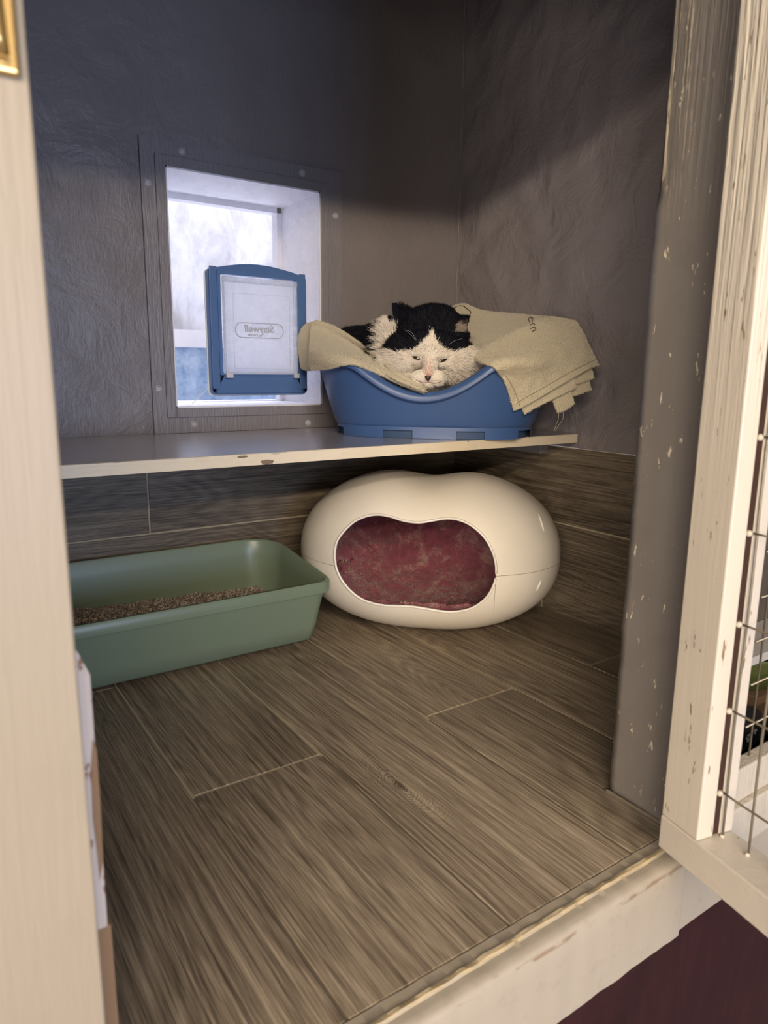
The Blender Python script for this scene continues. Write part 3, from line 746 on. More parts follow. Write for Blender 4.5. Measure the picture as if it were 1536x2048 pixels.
# clips / scuffs on the shell
def on_shell(x, y): return bvh.ray_cast(EYE, ray(x, y).normalized())
for a, b, r, mm in (((1077, 1026), (1088, 1062), .0032, m_igloo_rim), ((1083, 1160), (1073, 1182), .0034, m_igloo_rim), ((622, 1012), (612, 1034), .0026, m_igloo_rim)):
    bm = bmesh.new(); P = []
    for k in range(8):
        s = k/7; h = on_shell(a[0]+(b[0]-a[0])*s, a[1]+(b[1]-a[1])*s)
        if h[0] is None: continue
        P.append(h[0])
    if len(P) > 2: tube(bm, P, [r*(.35+.65*math.sin(math.pi*k/(len(P)-1))) for k in range(len(P))], 8); from_bm('clip', bm, mm, house, True)

# fleece inside
q = N('pink_fleece'); v = q.coord()
g = q.noise(v, 17, 6, .72, .5); s1 = q.noise(v, 55, 4, .7)
c = q.mix(q.ramp(g, [(.50, (0, 0, 0)), (.74, (1, 1, 1))]), (.27, .07, .10), (.52, .37, .31))
c = q.mix(q.ramp(s1, [(.35, (0, 0, 0)), (.6, (1, 1, 1))]), q.mix(.45, c, (.07, .018, .026)), c)
q.set(col=c, rough=1.0, sheen=.3); q.bump(q.noise(v, 130, 4, .7, .5), 1.0, .004); m_fleece = q.m
v = []; f = []; nt, nh = 150, 70
for j in range(nh+1):
    s = j/nh
    for i in range(nt):
        th = 2*math.pi*i/nt
        bk_ = max(0, math.sin(th))                    # climbs the back
        lift = .40*s*s*(.25+.85*bk_) if s > .4 else 0
        h = -1+ (s**2.4)*(.42+ .95*bk_**.7)
        h = max(-.985, min(.36, h)); k = (1-abs(h)**2.25)**(1/2.25)
        rad = (s**.55) if h < -.9 else 1
        rr_ = min(s*1.15, 1)*.955
        c_, s_2 = math.cos(th), math.sin(th)
        p_ = (HA-.012)*rr_*math.copysign(abs(c_)**.87, c_)*min(1, k*1.02 if s > .8 else 1); w_ = (HB-.012)*rr_*math.copysign(abs(s_2)**.87, s_2)*min(1, k*1.02 if s > .8 else 1)
        # height of the inner shell at that radius
        rho = (abs(p_/(HA-.012))**2.3+abs(w_/(HB-.012))**2.3)**(1/2.3); rho = min(rho, .995)
        hz = (1-rho**2.25)**(1/2.25); z = HZS-(HZS-.004)*hz+.018
        if h > 0: z = HZS+h*HT*.9
        q_ = HC+HU*p_+HV*w_
        P = Vector((q_.x, q_.y, z)); d = .010*n3(P, 18, 2)+.006*n3(P, 45, 5)+.004*n3(P, 90, 1)
        v.append(P+Vector((-HV.x*.3*bk_*d, -HV.y*.3*bk_*d, abs(d)*1.2)))
for j in range(nh):
    for i in range(nt):
        a, b = j*nt+i, j*nt+(i+1) % nt; f.append((a, b, b+nt, a+nt))
fle = from_py('fleece_blanket', v, f, m_fleece); tag(fle, 'pink and cream fleece blanket bunched inside the white pet house', 'blanket')

# ---------------------------------------------------------------- blue pet bed
q = N('blue_bed_plastic'); v = q.coord()
q.set(col=q.mix(q.noise(v, 7, 3), (.045, .098, .25), (.055, .115, .285)), rough=.36); q.bump(q.noise(v, 260, 2), .06, .0005); m_bed = q.m
bed = thing('pet_bed', 'blue plastic pet bed with a dipped front holding the cat', 'pet bed', (1.0, 1.262, .435))
BC = Vector((.998, 1.262)); BD = math.radians(-42); BU = Vector((math.cos(BD), math.sin(BD))); BV = Vector((-math.sin(BD), math.cos(BD)))
def bed_rim(th):
    """rim height above the shelf; deep smooth dip in the front"""
    c, s = math.cos(th), math.sin(th)
    p = .25*math.copysign(abs(c)**(2/2.9), c)
    if s >= 0: return .163
    h = .090+3.6*(p+.012)**2; k = .02
    return h if h < .163-k else .163-k*math.exp(-(h-.163+k)/k)
def bed_pt(th, z, ins=0., out=0.):
    """z above the shelf"""
    t = z/.14; fl = .0 if z < .026 else .003+.032*((z-.026)/.114)**.85
    a = .216+fl-ins+out; b = .163+fl-ins+out; c, s = math.cos(th), math.sin(th)
    n_ = 2/2.9
    q = BC+BU*(a*math.copysign(abs(c)**n_, c))+BV*(b*math.copysign(abs(s)**n_, s)); return Vector((min(q.x, 1.262), min(q.y, 1.5035-ins*.3), .4355+z))
NT = 360; rows = []
hs_lo = [0, .0165, .0235, .026]
for z in hs_lo: rows.append([bed_pt(2*math.pi*i/NT, z, out=.0 if z < .026 else 0) for i in range(NT)])
rows.append([bed_pt(2*math.pi*i/NT, .0285) for i in range(NT)])
for k in range(1, 13):
    rows.append([bed_pt(2*math.pi*i/NT, .0285+(bed_rim(2*math.pi*i/NT)-.0285-.016)*k/12) for i in range(NT)])
for dz, o_ in ((-.015, .0015), (-.0155, .007), (-.013, .0098), (-.006, .0105), (.001, .008), (.0045, .002), (.005, -.004), (.002, -.012), (-.006, -.0155)):
    rows.append([bed_pt(2*math.pi*i/NT, bed_rim(2*math.pi*i/NT), out=o_)+Vector((0, 0, dz)) for i in range(NT)])
for k in range(1, 10):
    rows.append([bed_pt(2*math.pi*i/NT, (bed_rim(2*math.pi*i/NT)-.006)*(1-k/9)+.034*k/9, ins=.016*1.0) for i in range(NT)])
rows.append([bed_pt(2*math.pi*i/NT, .030, ins=.12) for i in range(NT)])
v = [p for r in rows for p in r]; f = []
def notch(i):
    p = rows[0][i]; d = Vector((p.x, p.y))-BC; a, b = d.dot(BU), d.dot(BV)
    if b < 0 and abs(b) > .12: return (-.098 < a < -.040) or (.052 < a < .112)
    if abs(a) > .15: return abs(b) < .03 or (a < 0 and -.110 < b < -.075) or (a > 0 and -.120 < b < -.07)
    return abs(a+.07) < .03 or abs(a-.07) < .03
for j in range(len(rows)-1):
    for i in range(NT):
        if j == 0 and notch(i): continue
        a, b = j*NT+i, j*NT+(i+1) % NT; f.append((a, b, b+NT, a+NT))
f.append(tuple((len(rows)-1)*NT+i for i in range(NT)))
o = from_py('basket', v, f, m_bed, bed)
md = o.modifiers.new('e', 'EDGE_SPLIT'); md.split_angle = math.radians(42)
# inner skirt so the notches show depth
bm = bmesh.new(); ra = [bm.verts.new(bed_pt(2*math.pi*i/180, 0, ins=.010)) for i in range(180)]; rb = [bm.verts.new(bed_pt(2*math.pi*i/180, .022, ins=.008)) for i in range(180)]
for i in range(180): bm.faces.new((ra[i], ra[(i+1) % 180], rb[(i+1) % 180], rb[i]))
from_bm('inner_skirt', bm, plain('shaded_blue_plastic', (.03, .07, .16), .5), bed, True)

# ---------------------------------------------------------------- strands (fur and towel pile)
def strands(name, roots, dirs, lens, cols, width, m, parent, curl=.3, seg=3, droop=0.):
    """All arrays numpy; ribbons with a per-face colour."""
    n = len(roots); roots = np.asarray(roots); dirs = np.asarray(dirs); dirs /= np.linalg.norm(dirs, axis=1, keepdims=True)+1e-9
    rnd = rng.normal(size=(n, 3)); view = np.array(EYE)-roots; view /= np.linalg.norm(view, axis=1, keepdims=True)
    view = view+rng.normal(size=(n, 3))*.45
    side = np.cross(dirs, view); side /= np.linalg.norm(side, axis=1, keepdims=True)+1e-9
    V = np.zeros((n, seg*2+1, 3)); cur = roots.copy(); d = dirs.copy(); w = np.asarray(width)*np.ones(n)
    bend = rnd*curl
    for s in range(seg):
        k = 1-.75*s/seg
        V[:, 2*s] = cur-side*(w*k/2)[:, None]; V[:, 2*s+1] = cur+side*(w*k/2)[:, None]
        cur = cur+d*(lens/seg)[:, None]; d = d+bend/seg; d[:, 2] -= droop/seg; d /= np.linalg.norm(d, axis=1, keepdims=True)
    V[:, seg*2] = cur
    fpt = seg*2-1
    quads = []; base = (np.arange(n)*(seg*2+1))[:, None]
    me = bpy.data.meshes.new(name)
    tri = []
    for s in range(seg-1): tri.append([2*s, 2*s+1, 2*s+3]); tri.append([2*s, 2*s+3, 2*s+2])
    tri.append([2*seg-2, 2*seg-1, 2*seg]); tri = np.array(tri)
    Fs = (base[:, None, :]+tri[None]).reshape(-1, 3); nf = len(tri)
    me.vertices.add(n*(seg*2+1)); me.vertices.foreach_set('co', V.reshape(-1))
    me.loops.add(len(Fs)*3); me.loops.foreach_set('vertex_index', Fs.reshape(-1).astype(np.int32))
    me.polygons.add(len(Fs)); me.polygons.foreach_set('loop_start', np.arange(0, len(Fs)*3, 3, dtype=np.int32))
    me.update(calc_edges=True)
    c4 = np.ones((n, 4)); c4[:, :3] = cols; c4 = np.repeat(c4, nf, axis=0)
    me.attributes.new('coat', 'FLOAT_COLOR', 'FACE').data.foreach_set('color', c4.reshape(-1).astype(np.float32))
    return link(name, me, m, parent)
def coat_mat(name, rough, sheen=0.):
    q = N(name); at = q.n('ShaderNodeAttribute'); at.attribute_name = 'coat'
    q.set(col=at.outputs['Color'], rough=rough, spec=.12, sheen=sheen); return q.m
def sample_mesh(me, n, mtx=None):
    """Area-weighted points, normals on a mesh."""
    me.calc_loop_triangles(); nt = len(me.loop_triangles)
    vi = np.zeros(nt*3, np.int32); me.loop_triangles.foreach_get('vertices', vi); vi = vi.reshape(-1, 3)
    co = np.zeros(len(me.vertices)*3); me.vertices.foreach_get('co', co); co = co.reshape(-1, 3)
    A, B, C = co[vi[:, 0]], co[vi[:, 1]], co[vi[:, 2]]; cr_ = np.cross(B-A, C-A); ar = np.linalg.norm(cr_, axis=1)
    t = rng.choice(nt, n, p=ar/ar.sum()); r1, r2 = np.sqrt(rng.random(n)), rng.random(n)
    P = A[t]*(1-r1)[:, None]+B[t]*(r1*(1-r2))[:, None]+C[t]*(r1*r2)[:, None]
    return P, cr_[t]/(ar[t][:, None]+1e-12)

P, Nn = sample_mesh(fle.data, 42000); k = len(P)
tone = np.array([n3(p, 17, 3.3)+.55*n3(p, 41, 8) for p in P])
cc = np.where((tone > .22)[:, None], np.array((.50, .37, .30)), np.array((.34, .095, .13)))*(.6+.7*rng.random((k, 1)))
s_o = strands('fleece_pile', P, Nn*.6+rng.normal(size=(k, 3))*.8, .003+.004*rng.random(k), cc, .0011, coat_mat('fleece_strands', 1.0), fle, 1.2, 3); s_o['kind'] = 'stuff'

# ---------------------------------------------------------------- towel draped over the bed
q = N('cream_terry'); v = q.coord()
q.set(col=q.mix(q.noise(v, 9, 4), (.56, .49, .35), (.64, .57, .42)), rough=1.0, sheen=.25)
vo = q.n('ShaderNodeTexVoronoi'); vo.inputs['Scale'].default_value = 420; q.l(v, vo.inputs['Vector'])
q.bump(q.math('ADD', vo.outputs['Distance'], q.noise(v, 150, 3)), .7, .0022); m_terry = q.m
def cgrid(G, n=8):
    """Catmull-Rom upsampling of a grid of 3-D points (rows x cols)."""
    rows = [cr(r, n, False) for r in G]; out = []
    cols = list(zip(*rows)); cc = [cr([tuple(p) for p in c], n, False) for c in cols]
    return [list(r) for r in zip(*cc)]
bed_bvh = BVHTree.FromPolygons([tuple(p) for r in rows for p in r], f)
def sheet(name, G, th, m, parent, n=8, wr=.0012, seed=0, rest=None):
    """rest: first row (of G) that lies over the outside of the bed; it is settled just clear of the plastic."""
    g = cgrid([[tuple(pt(*p)) for p in r] for r in G], n); R, Cn = len(g), len(g[0])
    if rest is not None:
        gap = np.full((R, Cn), -1.)
        for j in range(int(rest*n), R):
            for i in range(Cn):
                d = g[j][i]-EYE; L_ = d.length; h = bed_bvh.ray_cast(EYE, d/L_)
                gap[j, i] = max(0, L_-(h[3]-th*.5-.004)) if h[0] is not None else 0
        k_ = gap.copy(); k_[k_ < 0] = 0
        for _ in range(60):
            q_ = np.pad(k_, 1, mode='edge'); k_ = np.maximum(k_*1.0, (q_[:-2, 1:-1]+q_[2:, 1:-1]+q_[1:-1, :-2]+q_[1:-1, 2:])/4*.998)
        for j in range(R):
            for i in range(Cn): d = g[j][i]-EYE; g[j][i] = EYE+d*(1-k_[j, i]/d.length)
    v = [p+ -fw*(wr*(n3(p, 40, seed)+.5*n3(p, 110, seed))) for r in g for p in r]
    f = [(j*Cn+i, j*Cn+i+1, (j+1)*Cn+i+1, (j+1)*Cn+i) for j in range(R-1) for i in range(Cn-1)]
    o = from_py(name, v, f, m, parent)
    md = o.modifiers.new('s', 'SOLIDIFY'); md.thickness = th; md.offset = 0; md.use_rim = True
    md = o.modifiers.new('u', 'SUBSURF'); md.levels = 1; md.render_levels = 1
    apply_mods(o); o.data.polygons.foreach_set('use_smooth', [True]*len(o.data.polygons)); return o
towel = thing('towel', 'cream terry towel folded over the rim of the blue pet bed', 'towel', (1.0, 1.25, .60))
front_fold = [[(650, 668, 1.625), (690, 690, 1.61), (725, 712, 1.585), (760, 736, 1.54), (800, 765, 1.47), (860, 795, 1.43)],
     [(632, 642, 1.58), (668, 654, 1.565), (706, 678, 1.53), (745, 705, 1.475), (790, 744, 1.415), (850, 779, 1.39)],
     [(621, 655, 1.585), (655, 668, 1.575), (703, 688, 1.54), (745, 714, 1.485), (790, 748, 1.415), (850, 780, 1.385)],
     [(618, 695, 1.575), (652, 702, 1.562), (700, 711, 1.52), (745, 728, 1.462), (793, 756, 1.400), (850, 783, 1.375)],
     [(619, 736, 1.572), (650, 734, 1.555), (700, 724, 1.51), (745, 737, 1.452), (795, 763, 1.395), (850, 785, 1.373)]]
under_fold = [[(626, 700, 1.590), (652, 708, 1.575), (700, 716, 1.53), (745, 732, 1.475), (793, 758, 1.412), (845, 782, 1.388)],
     [(622, 741, 1.585), (652, 739, 1.570), (700, 730, 1.522), (745, 742, 1.465), (797, 767, 1.405), (850, 787, 1.383)]]
back_fold = [[(640, 645, 1.601), (618, 646, 1.611), (603, 658, 1.616)], [(632, 672, 1.586), (610, 672, 1.601), (597, 682, 1.614)], [(628, 715, 1.584), (612, 722, 1.596), (600, 712, 1.611)], [(626, 740, 1.586), (613, 741, 1.596), (604, 737, 1.611)]]
back_panel = [[(880, 640, 1.76), (920, 628, 1.78), (965, 640, 1.76), (1010, 645, 1.735), (1060, 650, 1.66), (1110, 655, 1.60), (1150, 660, 1.545)],
     [(885, 622, 1.735), (925, 609, 1.75), (962, 622, 1.735), (1010, 627, 1.71), (1060, 632, 1.635), (1108, 636, 1.575), (1150, 644, 1.525)],
     [(885, 650, 1.69), (925, 645, 1.69), (965, 648, 1.68), (1010, 647, 1.64), (1055, 650, 1.58), (1100, 648, 1.54), (1145, 652, 1.505)],
     [(888, 690, 1.62), (925, 690, 1.60), (960, 690, 1.57), (1000, 685, 1.54), (1045, 672, 1.52), (1090, 660, 1.51), (1140, 660, 1.495)],
     [(890, 730, 1.57), (925, 730, 1.53), (960, 725, 1.50), (1000, 712, 1.49), (1045, 695, 1.49), (1090, 680, 1.49), (1135, 672, 1.485)]]
drape = [[(958, 738, 1.475), (992, 712, 1.475), (1035, 688, 1.48), (1078, 664, 1.495), (1122, 655, 1.51), (1148, 658, 1.515)],
     [(948, 714, 1.440), (982, 690, 1.445), (1028, 666, 1.455), (1078, 644, 1.478), (1120, 638, 1.500), (1152, 645, 1.512)],
     [(955, 722, 1.425), (1010, 712, 1.425), (1058, 692, 1.430), (1105, 672, 1.445), (1142, 662, 1.475), (1166, 668, 1.498)],
     [(985, 734, 1.415), (1030, 735, 1.412), (1075, 722, 1.412), (1120, 702, 1.425), (1155, 690, 1.458), (1178, 692, 1.485)],
     [(1005, 758, 1.412), (1045, 760, 1.408), (1088, 748, 1.408), (1130, 726, 1.420), (1165, 712, 1.448), (1188, 712, 1.475)],
     [(1018, 790, 1.412), (1052, 790, 1.408), (1095, 768, 1.408), (1138, 744, 1.420), (1170, 728, 1.442), (1194, 724, 1.468)],
     [(1027, 822, 1.415), (1050, 812, 1.411), (1100, 783, 1.410), (1148, 755, 1.422), (1178, 738, 1.442), (1198, 732, 1.464)]]
layer2 = [[(1030, 770, 1.428), (1060, 760, 1.424), (1100, 740, 1.424), (1135, 725, 1.432)], [(1040, 800, 1.430), (1065, 795, 1.426), (1110, 770, 1.426), (1148, 750, 1.434)], [(1048, 830, 1.430), (1073, 815, 1.427), (1120, 792, 1.427), (1152, 776, 1.436)]]
layer3 = [[(1110, 745, 1.440), (1140, 735, 1.446), (1175, 725, 1.462)], [(1120, 765, 1.440), (1150, 752, 1.446), (1184, 742, 1.462)], [(1128, 780, 1.442), (1155, 768, 1.448), (1188, 757, 1.464)]]
layer4 = [[(1110, 770, 1.452), (1140, 755, 1.458), (1170, 745, 1.472)], [(1125, 785, 1.452), (1150, 773, 1.458), (1177, 762, 1.472)], [(1135, 796, 1.454), (1155, 790, 1.460), (1182, 780, 1.474)]]
corner = [[(1098, 775, 1.438), (1118, 765, 1.440), (1135, 760, 1.442)], [(1105, 800, 1.438), (1122, 795, 1.440), (1142, 785, 1.442)], [(1115, 826, 1.440), (1132, 820, 1.442), (1149, 808, 1.444)]]
tw = [sheet('front_fold', front_fold, .0065, m_terry, towel, 8, .0015, 1, 1.), sheet('under_fold', under_fold, .006, m_terry, towel, 8, .001, 2, 0),
      sheet('end_fold', back_fold, .008, m_terry, towel, 8, .001, 3, 0), sheet('back_panel', back_panel, .006, m_terry, towel, 8, .0045, 4),
      sheet('side_drape', drape, .0065, m_terry, towel, 8, .0028, 5, 1.), sheet('layer', layer2, .006, m_terry, towel, 8, .001, 6, 0),
      sheet('layer', layer3, .006, m_terry, towel, 8, .001, 7), sheet('layer', layer4, .006, m_terry, towel, 8, .001, 8), sheet('towel_corner', corner, .006, m_terry, towel, 8, .001, 9)]
m_pile = coat_mat('terry_pile', 1.0, .2)
for o, n_ in zip(tw, (9000, 3500, 3000, 10000, 16000, 3500, 2000, 2000, 2000)):
    P, Nn = sample_mesh(o.data, n_); k = len(P)
    base = np.array((.60, .53, .39))*(.85+.3*rng.random((k, 1)))
    s_o = strands('pile', P, Nn+rng.normal(size=(k, 3))*.55, .0016+.0014*rng.random(k), base, .0007, m_pile, o, .5, 2)
    s_o['kind'] = 'stuff'
# stitched outline and lettering on the towel
bp = [BVHTree.FromObject(o, bpy.context.evaluated_depsgraph_get()) for o in (tw[3], tw[4])]
m_thread = plain('brown_thread', (.09, .05, .035), .9)
def stitched(P, r):
    W = []
    for x, y in cr(P, 6, False):
        hs = [h for h in (q_.ray_cast(EYE, ray(x, y).normalized()) for q_ in bp) if h[0] is not None]
        if hs: W.append(min(hs, key=lambda h: h[3])[0]-fw*.0018)
    if len(W) > 2:
        bm = bmesh.new(); tube(bm, W, r, 5); from_bm('stitching', bm, m_thread, towel, True)
stitched([(926, 612), (934, 618), (941, 624), (939, 630), (934, 634)], .0011)
stitched([(905, 618), (914, 613), (924, 611)], .0007)
for P in ([(1064, 645), (1064, 639), (1060, 634), (1057, 639), (1059, 645)], [(1060, 635), (1066, 637)],
          [(1059, 651), (1067, 647), (1069, 651)], [(1060, 658), (1068, 655), (1071, 660), (1064, 663)]):
    stitched(P, .0009)
bpd = BVHTree.FromObject(tw[4], bpy.context.evaluated_depsgraph_get())
for P in ([(1034, 806), (1050, 796), (1098, 769), (1146, 741), (1180, 725), (1190, 720)], [(1040, 812), (1028, 780), (1012, 752)]):
    W = [bpd.ray_cast(EYE, ray(x, y).normalized())[0] for x, y in cr(P, 6, False)]; W = [p-fw*.0006 for p in W if p is not None]
    bm = bmesh.new(); tube(bm, W, .0009, 5); from_bm('hem_seam', bm, plain('hem_thread', (.36, .30, .20), 1.0), towel, True)
bm = bmesh.new()
for dx in (0, 9):
    tube(bm, [pt(1118+dx, 822, 1.442), pt(1117+dx, 838, 1.443), pt(1112+dx*.6, 850, 1.443), pt(1108+dx*.3, 862, 1.444)], .0004, 5)
from_bm('loose_thread', bm, plain('pale_thread', (.5, .45, .3), .9), towel)

# ---------------------------------------------------------------- the cat
KD = 1.455; KP = KD/F_PX                      # depth of the head centre and metres per pixel there
def cl_(x, y, z): return pt(x, y, KD-z*KP)     # x, y photo position of the feature, z (pixels) towards the viewer
HEADC = (857, 690)
bm = bmesh.new()
def ell(cx, cy, cz, rx, ry, rz, rot=0, fwd=0):
    c = cl_(cx, cy, cz); B = Matrix((rt, up, -fw)).transposed()
    R = B @ Euler((math.radians(fwd), 0, math.radians(rot))).to_matrix()
    r = bmesh.ops.create_icosphere(bm, subdivisions=4, radius=1)
    for vv in r['verts']: vv.co = c + R @ Vector((vv.co.x*rx*KP, vv.co.y*ry*KP, vv.co.z*rz*KP))
ell(866, 668, -12, 70, 56, 62, 0)              # cranium
ell(860, 700, 10, 62, 44, 56)                   # face mass
ell(812, 706, 2, 46, 40, 44, 12); ell(905, 712, 4, 46, 36, 44, -12)   # cheeks
ell(790, 722, -10, 36, 34, 34); ell(925, 722, -8, 30, 30, 32)
ell(860, 716, 46, 17, 36, 22, 0, -16)           # nose bridge
ell(857, 742, 58, 13, 15, 15)
ell(842, 755, 48, 20, 15, 18, 8); ell(872, 756, 48, 20, 15, 18, -8)  # muzzle pads
ell(856, 765, 40, 18, 11, 16)                   # chin
ell(838, 704, 36, 18, 11, 14, -10); ell(884, 707, 36, 18, 11, 14, 10)   # brow over the eyes
ell(836, 724, 28, 18, 8, 14); ell(882, 728, 28, 18, 8, 14)
ell(772, 682, -42, 38, 52, 40)                  # ruff
ell(800, 730, -22, 50, 38, 40); ell(905, 745, -15, 42, 24, 36)   # chest under the cheeks
ell(775, 712, -125, 90, 76, 70, 0)               # shoulders and back
ell(715, 715, -170, 75, 62, 62, 10)
ell(870, 750, -125, 110, 60, 80)                 # body in the bed
body_bm = bm
def ear(base, tip, side, half_w, depth, face):
    """Curved triangular ear with thickness; px/z coordinates."""
    b, t = cl_(*base), cl_(*tip); ax = t-b; sd = (rt*side[0]+up*side[1]-fw*side[2]).normalized(); fc = (rt*face[0]+up*face[1]-fw*face[2]).normalized()
    nu, nv = 12, 14; grids = []
    for off in (0, -.0075):
        g = []
        for j in range(nv+1):
            s = j/nv; row = []
            w_ = half_w*KP*((1-s)**.75+.05)
            for i in range(nu+1):
                u_ = -1+2*i/nu
                p = b+ax*(s-.04*u_*u_) + sd*(u_*w_) - fc*((1-u_*u_)*depth*KP*(1-s)**.8) + fc*off*(1-.55*s)
                row.append(bm.verts.new(p))
            g.append(row)
        grids.append(g)
    A, Bq = grids
    for j in range(nv):
        for i in range(nu):
            bm.faces.new((A[j][i], A[j][i+1], A[j+1][i+1], A[j+1][i])); bm.faces.new((Bq[j][i], Bq[j+1][i], Bq[j+1][i+1], Bq[j][i+1]))
    for j in range(nv):
        for i in (0, nu): bm.faces.new((A[j][i], A[j+1][i], Bq[j+1][i], Bq[j][i]))
    for i in range(nu): bm.faces.new((A[0][i], A[0][i+1], Bq[0][i+1], Bq[0][i])); bm.faces.new((A[nv][i], A[nv][i+1], Bq[nv][i+1], Bq[nv][i]))
ear((811, 641, -6), (782, 603, -12), (.62, .78, .1), 27, 9, (-.35, .25, .9))
ear((911, 653, -2), (943, 631, 6), (.45, -.88, 0), 24, 11, (.30, -.30, .90))
me = bpy.data.meshes.new('cat'); bmesh.ops.recalc_face_normals(bm, faces=bm.faces); bm.to_mesh(me); bm.free()
cat = thing('cat', 'black and white cat resting its chin on the rim of the blue bed', 'cat', (.95, 1.25, .47))
body = link('body', me, None, cat)
md = body.modifiers.new('r', 'REMESH'); md.mode = 'VOXEL'; md.voxel_size = .0024
md = body.modifiers.new('s', 'SMOOTH'); md.iterations = 5; md.factor = .5
apply_mods(body)
B3 = np.array([list(rt), list(up), list(-fw)]); EY = np.array(EYE); FW = np.array(fw)
def to_px(P):
    d = P-EY; z = d@FW; return np.stack([768+F_PX*(d@B3[0])/z, 1024-F_PX*(d@B3[1])/z], 1), (KD-z)/KP
def in_poly(Q, poly):
    x, y = Q[:, 0], Q[:, 1]; ins = np.zeros(len(Q), bool); n = len(poly)
    for i in range(n):
        x1, y1 = poly[i]; x2, y2 = poly[(i+1) % n]
        c = ((y1 > y) != (y2 > y)) & (x < (x2-x1)*(y-y1)/(y2-y1+1e-9)+x1); ins ^= c
    return ins
BLACK = [(766, 697), (774, 684), (785, 672), (799, 661), (792, 650), (776, 642), (770, 590), (830, 560), (900, 570), (990, 600), (990, 665), (944, 690), (927, 698), (906, 703), (890, 697), (878, 688), (869, 674), (863.5, 656), (858, 672), (840, 689), (824, 700), (803, 702), (796, 705), (782, 700)]
NOSE_PINK = [(852, 724), (862, 724), (866, 748), (857, 758), (848, 748)]
def coat(P):
    """Coat colour by place on the animal."""
    Q, z = to_px(P); Q = Q+rng.normal(size=Q.shape)*1.1
    n = len(P); black = in_poly(Q, BLACK) & (z > -75)
    deep = z < -62
    edge = 757+6*np.sin(Q[:, 1]*.45)+rng.normal(size=n)*3
    black |= (Q[:, 0] < edge) & (Q[:, 1] < 760)
    black |= deep & (Q[:, 0] < edge+8) & (Q[:, 1] < 640)
    black |= (Q[:, 0] > 943) & (Q[:, 1] < 716) & (z < 10)
    black |= (deep & (Q[:, 1] < 668) & (Q[:, 0] > 800))
    c = np.where(black[:, None], np.array((.0055, .006, .011)), np.array((.80, .73, .64)))
    c = c*(.86+.24*rng.random((n, 1)))
    fringe = (~black) & (Q[:, 1] > 690) & (Q[:, 1] < 704) & (z > 0)
    c[fringe & (rng.random(n) < .15)] = (.25, .22, .19)
    # greyer, darker hairs below the right cheek and on the nose bridge
    gr = (~black) & (Q[:, 0] > 885) & (Q[:, 1] > 738); c[gr & (rng.random(n) < .4)] = (.30, .26, .22)
    br = (np.abs(Q[:, 0]-857) < 12) & (Q[:, 1] > 716) & (Q[:, 1] < 740) & (z > 20); c[br & (rng.random(n) < .35)] = (.62, .50, .42)
    pk = in_poly(Q, NOSE_PINK) & (z > 30) & (rng.random(n) < np.clip((Q[:, 1]-718)/34, 0, .8)); c[pk] = np.array((.60, .36, .31))*(.9+.2*rng.random((pk.sum(), 1)))
    ei = (Q[:, 0] > 905) & (Q[:, 0] < 940) & (Q[:, 1] > 640) & (Q[:, 1] < 664) & (Q[:, 1] > 640+(Q[:, 0]-905)*-.1+4)
    mk = in_poly(Q, [(914, 642), (936, 639), (932, 654), (919, 663)]) & (rng.random(n) < .33); c[mk] = (.16, .12, .10)
    return c, black
# eye sockets, mouth: small pushes on the mesh
co = np.zeros(len(body.data.vertices)*3); body.data.vertices.foreach_get('co', co); co = co.reshape(-1, 3)
Q, z = to_px(co)
for ex, ey in ((836, 713.5), (882, 718)):
    d = np.exp(-(((Q[:, 0]-ex)/11)**2+((Q[:, 1]-ey)/4.0)**2))*(z > 15); co += FW*(d*3.2*KP)[:, None]
d = np.exp(-((Q[:, 1]-(764.5-np.abs(Q[:, 0]-857)*.12))/1.6)**2)*(np.abs(Q[:, 0]-857) < 24)*(z > 25); co += FW*(d*2.6*KP)[:, None]
d = np.exp(-((Q[:, 0]-857)/1.4)**2)*(Q[:, 1] > 759)*(Q[:, 1] < 765)*(z > 25); co += FW*(d*2.0*KP)[:, None]
body.data.vertices.foreach_set('co', co.reshape(-1)); body.data.update()
c, _ = coat(co); c4 = np.ones((len(co), 4)); c4[:, :3] = c*.9
body.data.attributes.new('coat', 'FLOAT_COLOR', 'POINT').data.foreach_set('color', c4.reshape(-1).astype(np.float32))
m_skin = coat_mat('short_fur_skin', .9); body.data.materials.clear(); body.data.materials.append(m_skin)
body.data.polygons.foreach_set('use_smooth', [True]*len(body.data.polygons))
bvc = BVHTree.FromObject(body, bpy.context.evaluated_depsgraph_get())
def on_cat(x, y):
    h = bvc.ray_cast(EYE, ray(x, y).normalized()); return h[0]
# fur
P, Nn = sample_mesh(body.data, 150000)
Q, z = to_px(P); face = (Nn@(-FW) > -.35); P, Nn, Q, z = P[face], Nn[face], Q[face], z[face]
keep = ~((((Q[:, 0]-836)/14)**2+((Q[:, 1]-714.5)/6)**2 < 1) | (((Q[:, 0]-882)/14)**2+((Q[:, 1]-719)/6)**2 < 1)) | (z < 15)
keep &= ~((np.abs(Q[:, 0]-856) < 9) & (Q[:, 1] > 748) & (Q[:, 1] < 761) & (z > 30))
P, Nn, Q, z = P[keep], Nn[keep], Q[keep], z[keep]
c, blk = coat(P); n = len(P)
nose = np.array(cl_(857, 738, 66)); comb = P-nose; comb -= Nn*np.sum(comb*Nn, 1, keepdims=True); comb /= np.linalg.norm(comb, axis=1, keepdims=True)+1e-9
dn = np.hypot(Q[:, 0]-857, Q[:, 1]-735)
lift = np.where(z < -30, .45, .22+.18*np.clip(dn/80, 0, 1)); dirs = comb+Nn*lift[:, None]+rng.normal(size=(n, 3))*.16
lens = (2.2+8.5*np.clip((dn-18)/75, 0, 1)**1.2)*KP
cheek = (Q[:, 1] > 705) & (np.abs(Q[:, 0]-857) > 45); lens = np.where(cheek, lens*1.7, lens)
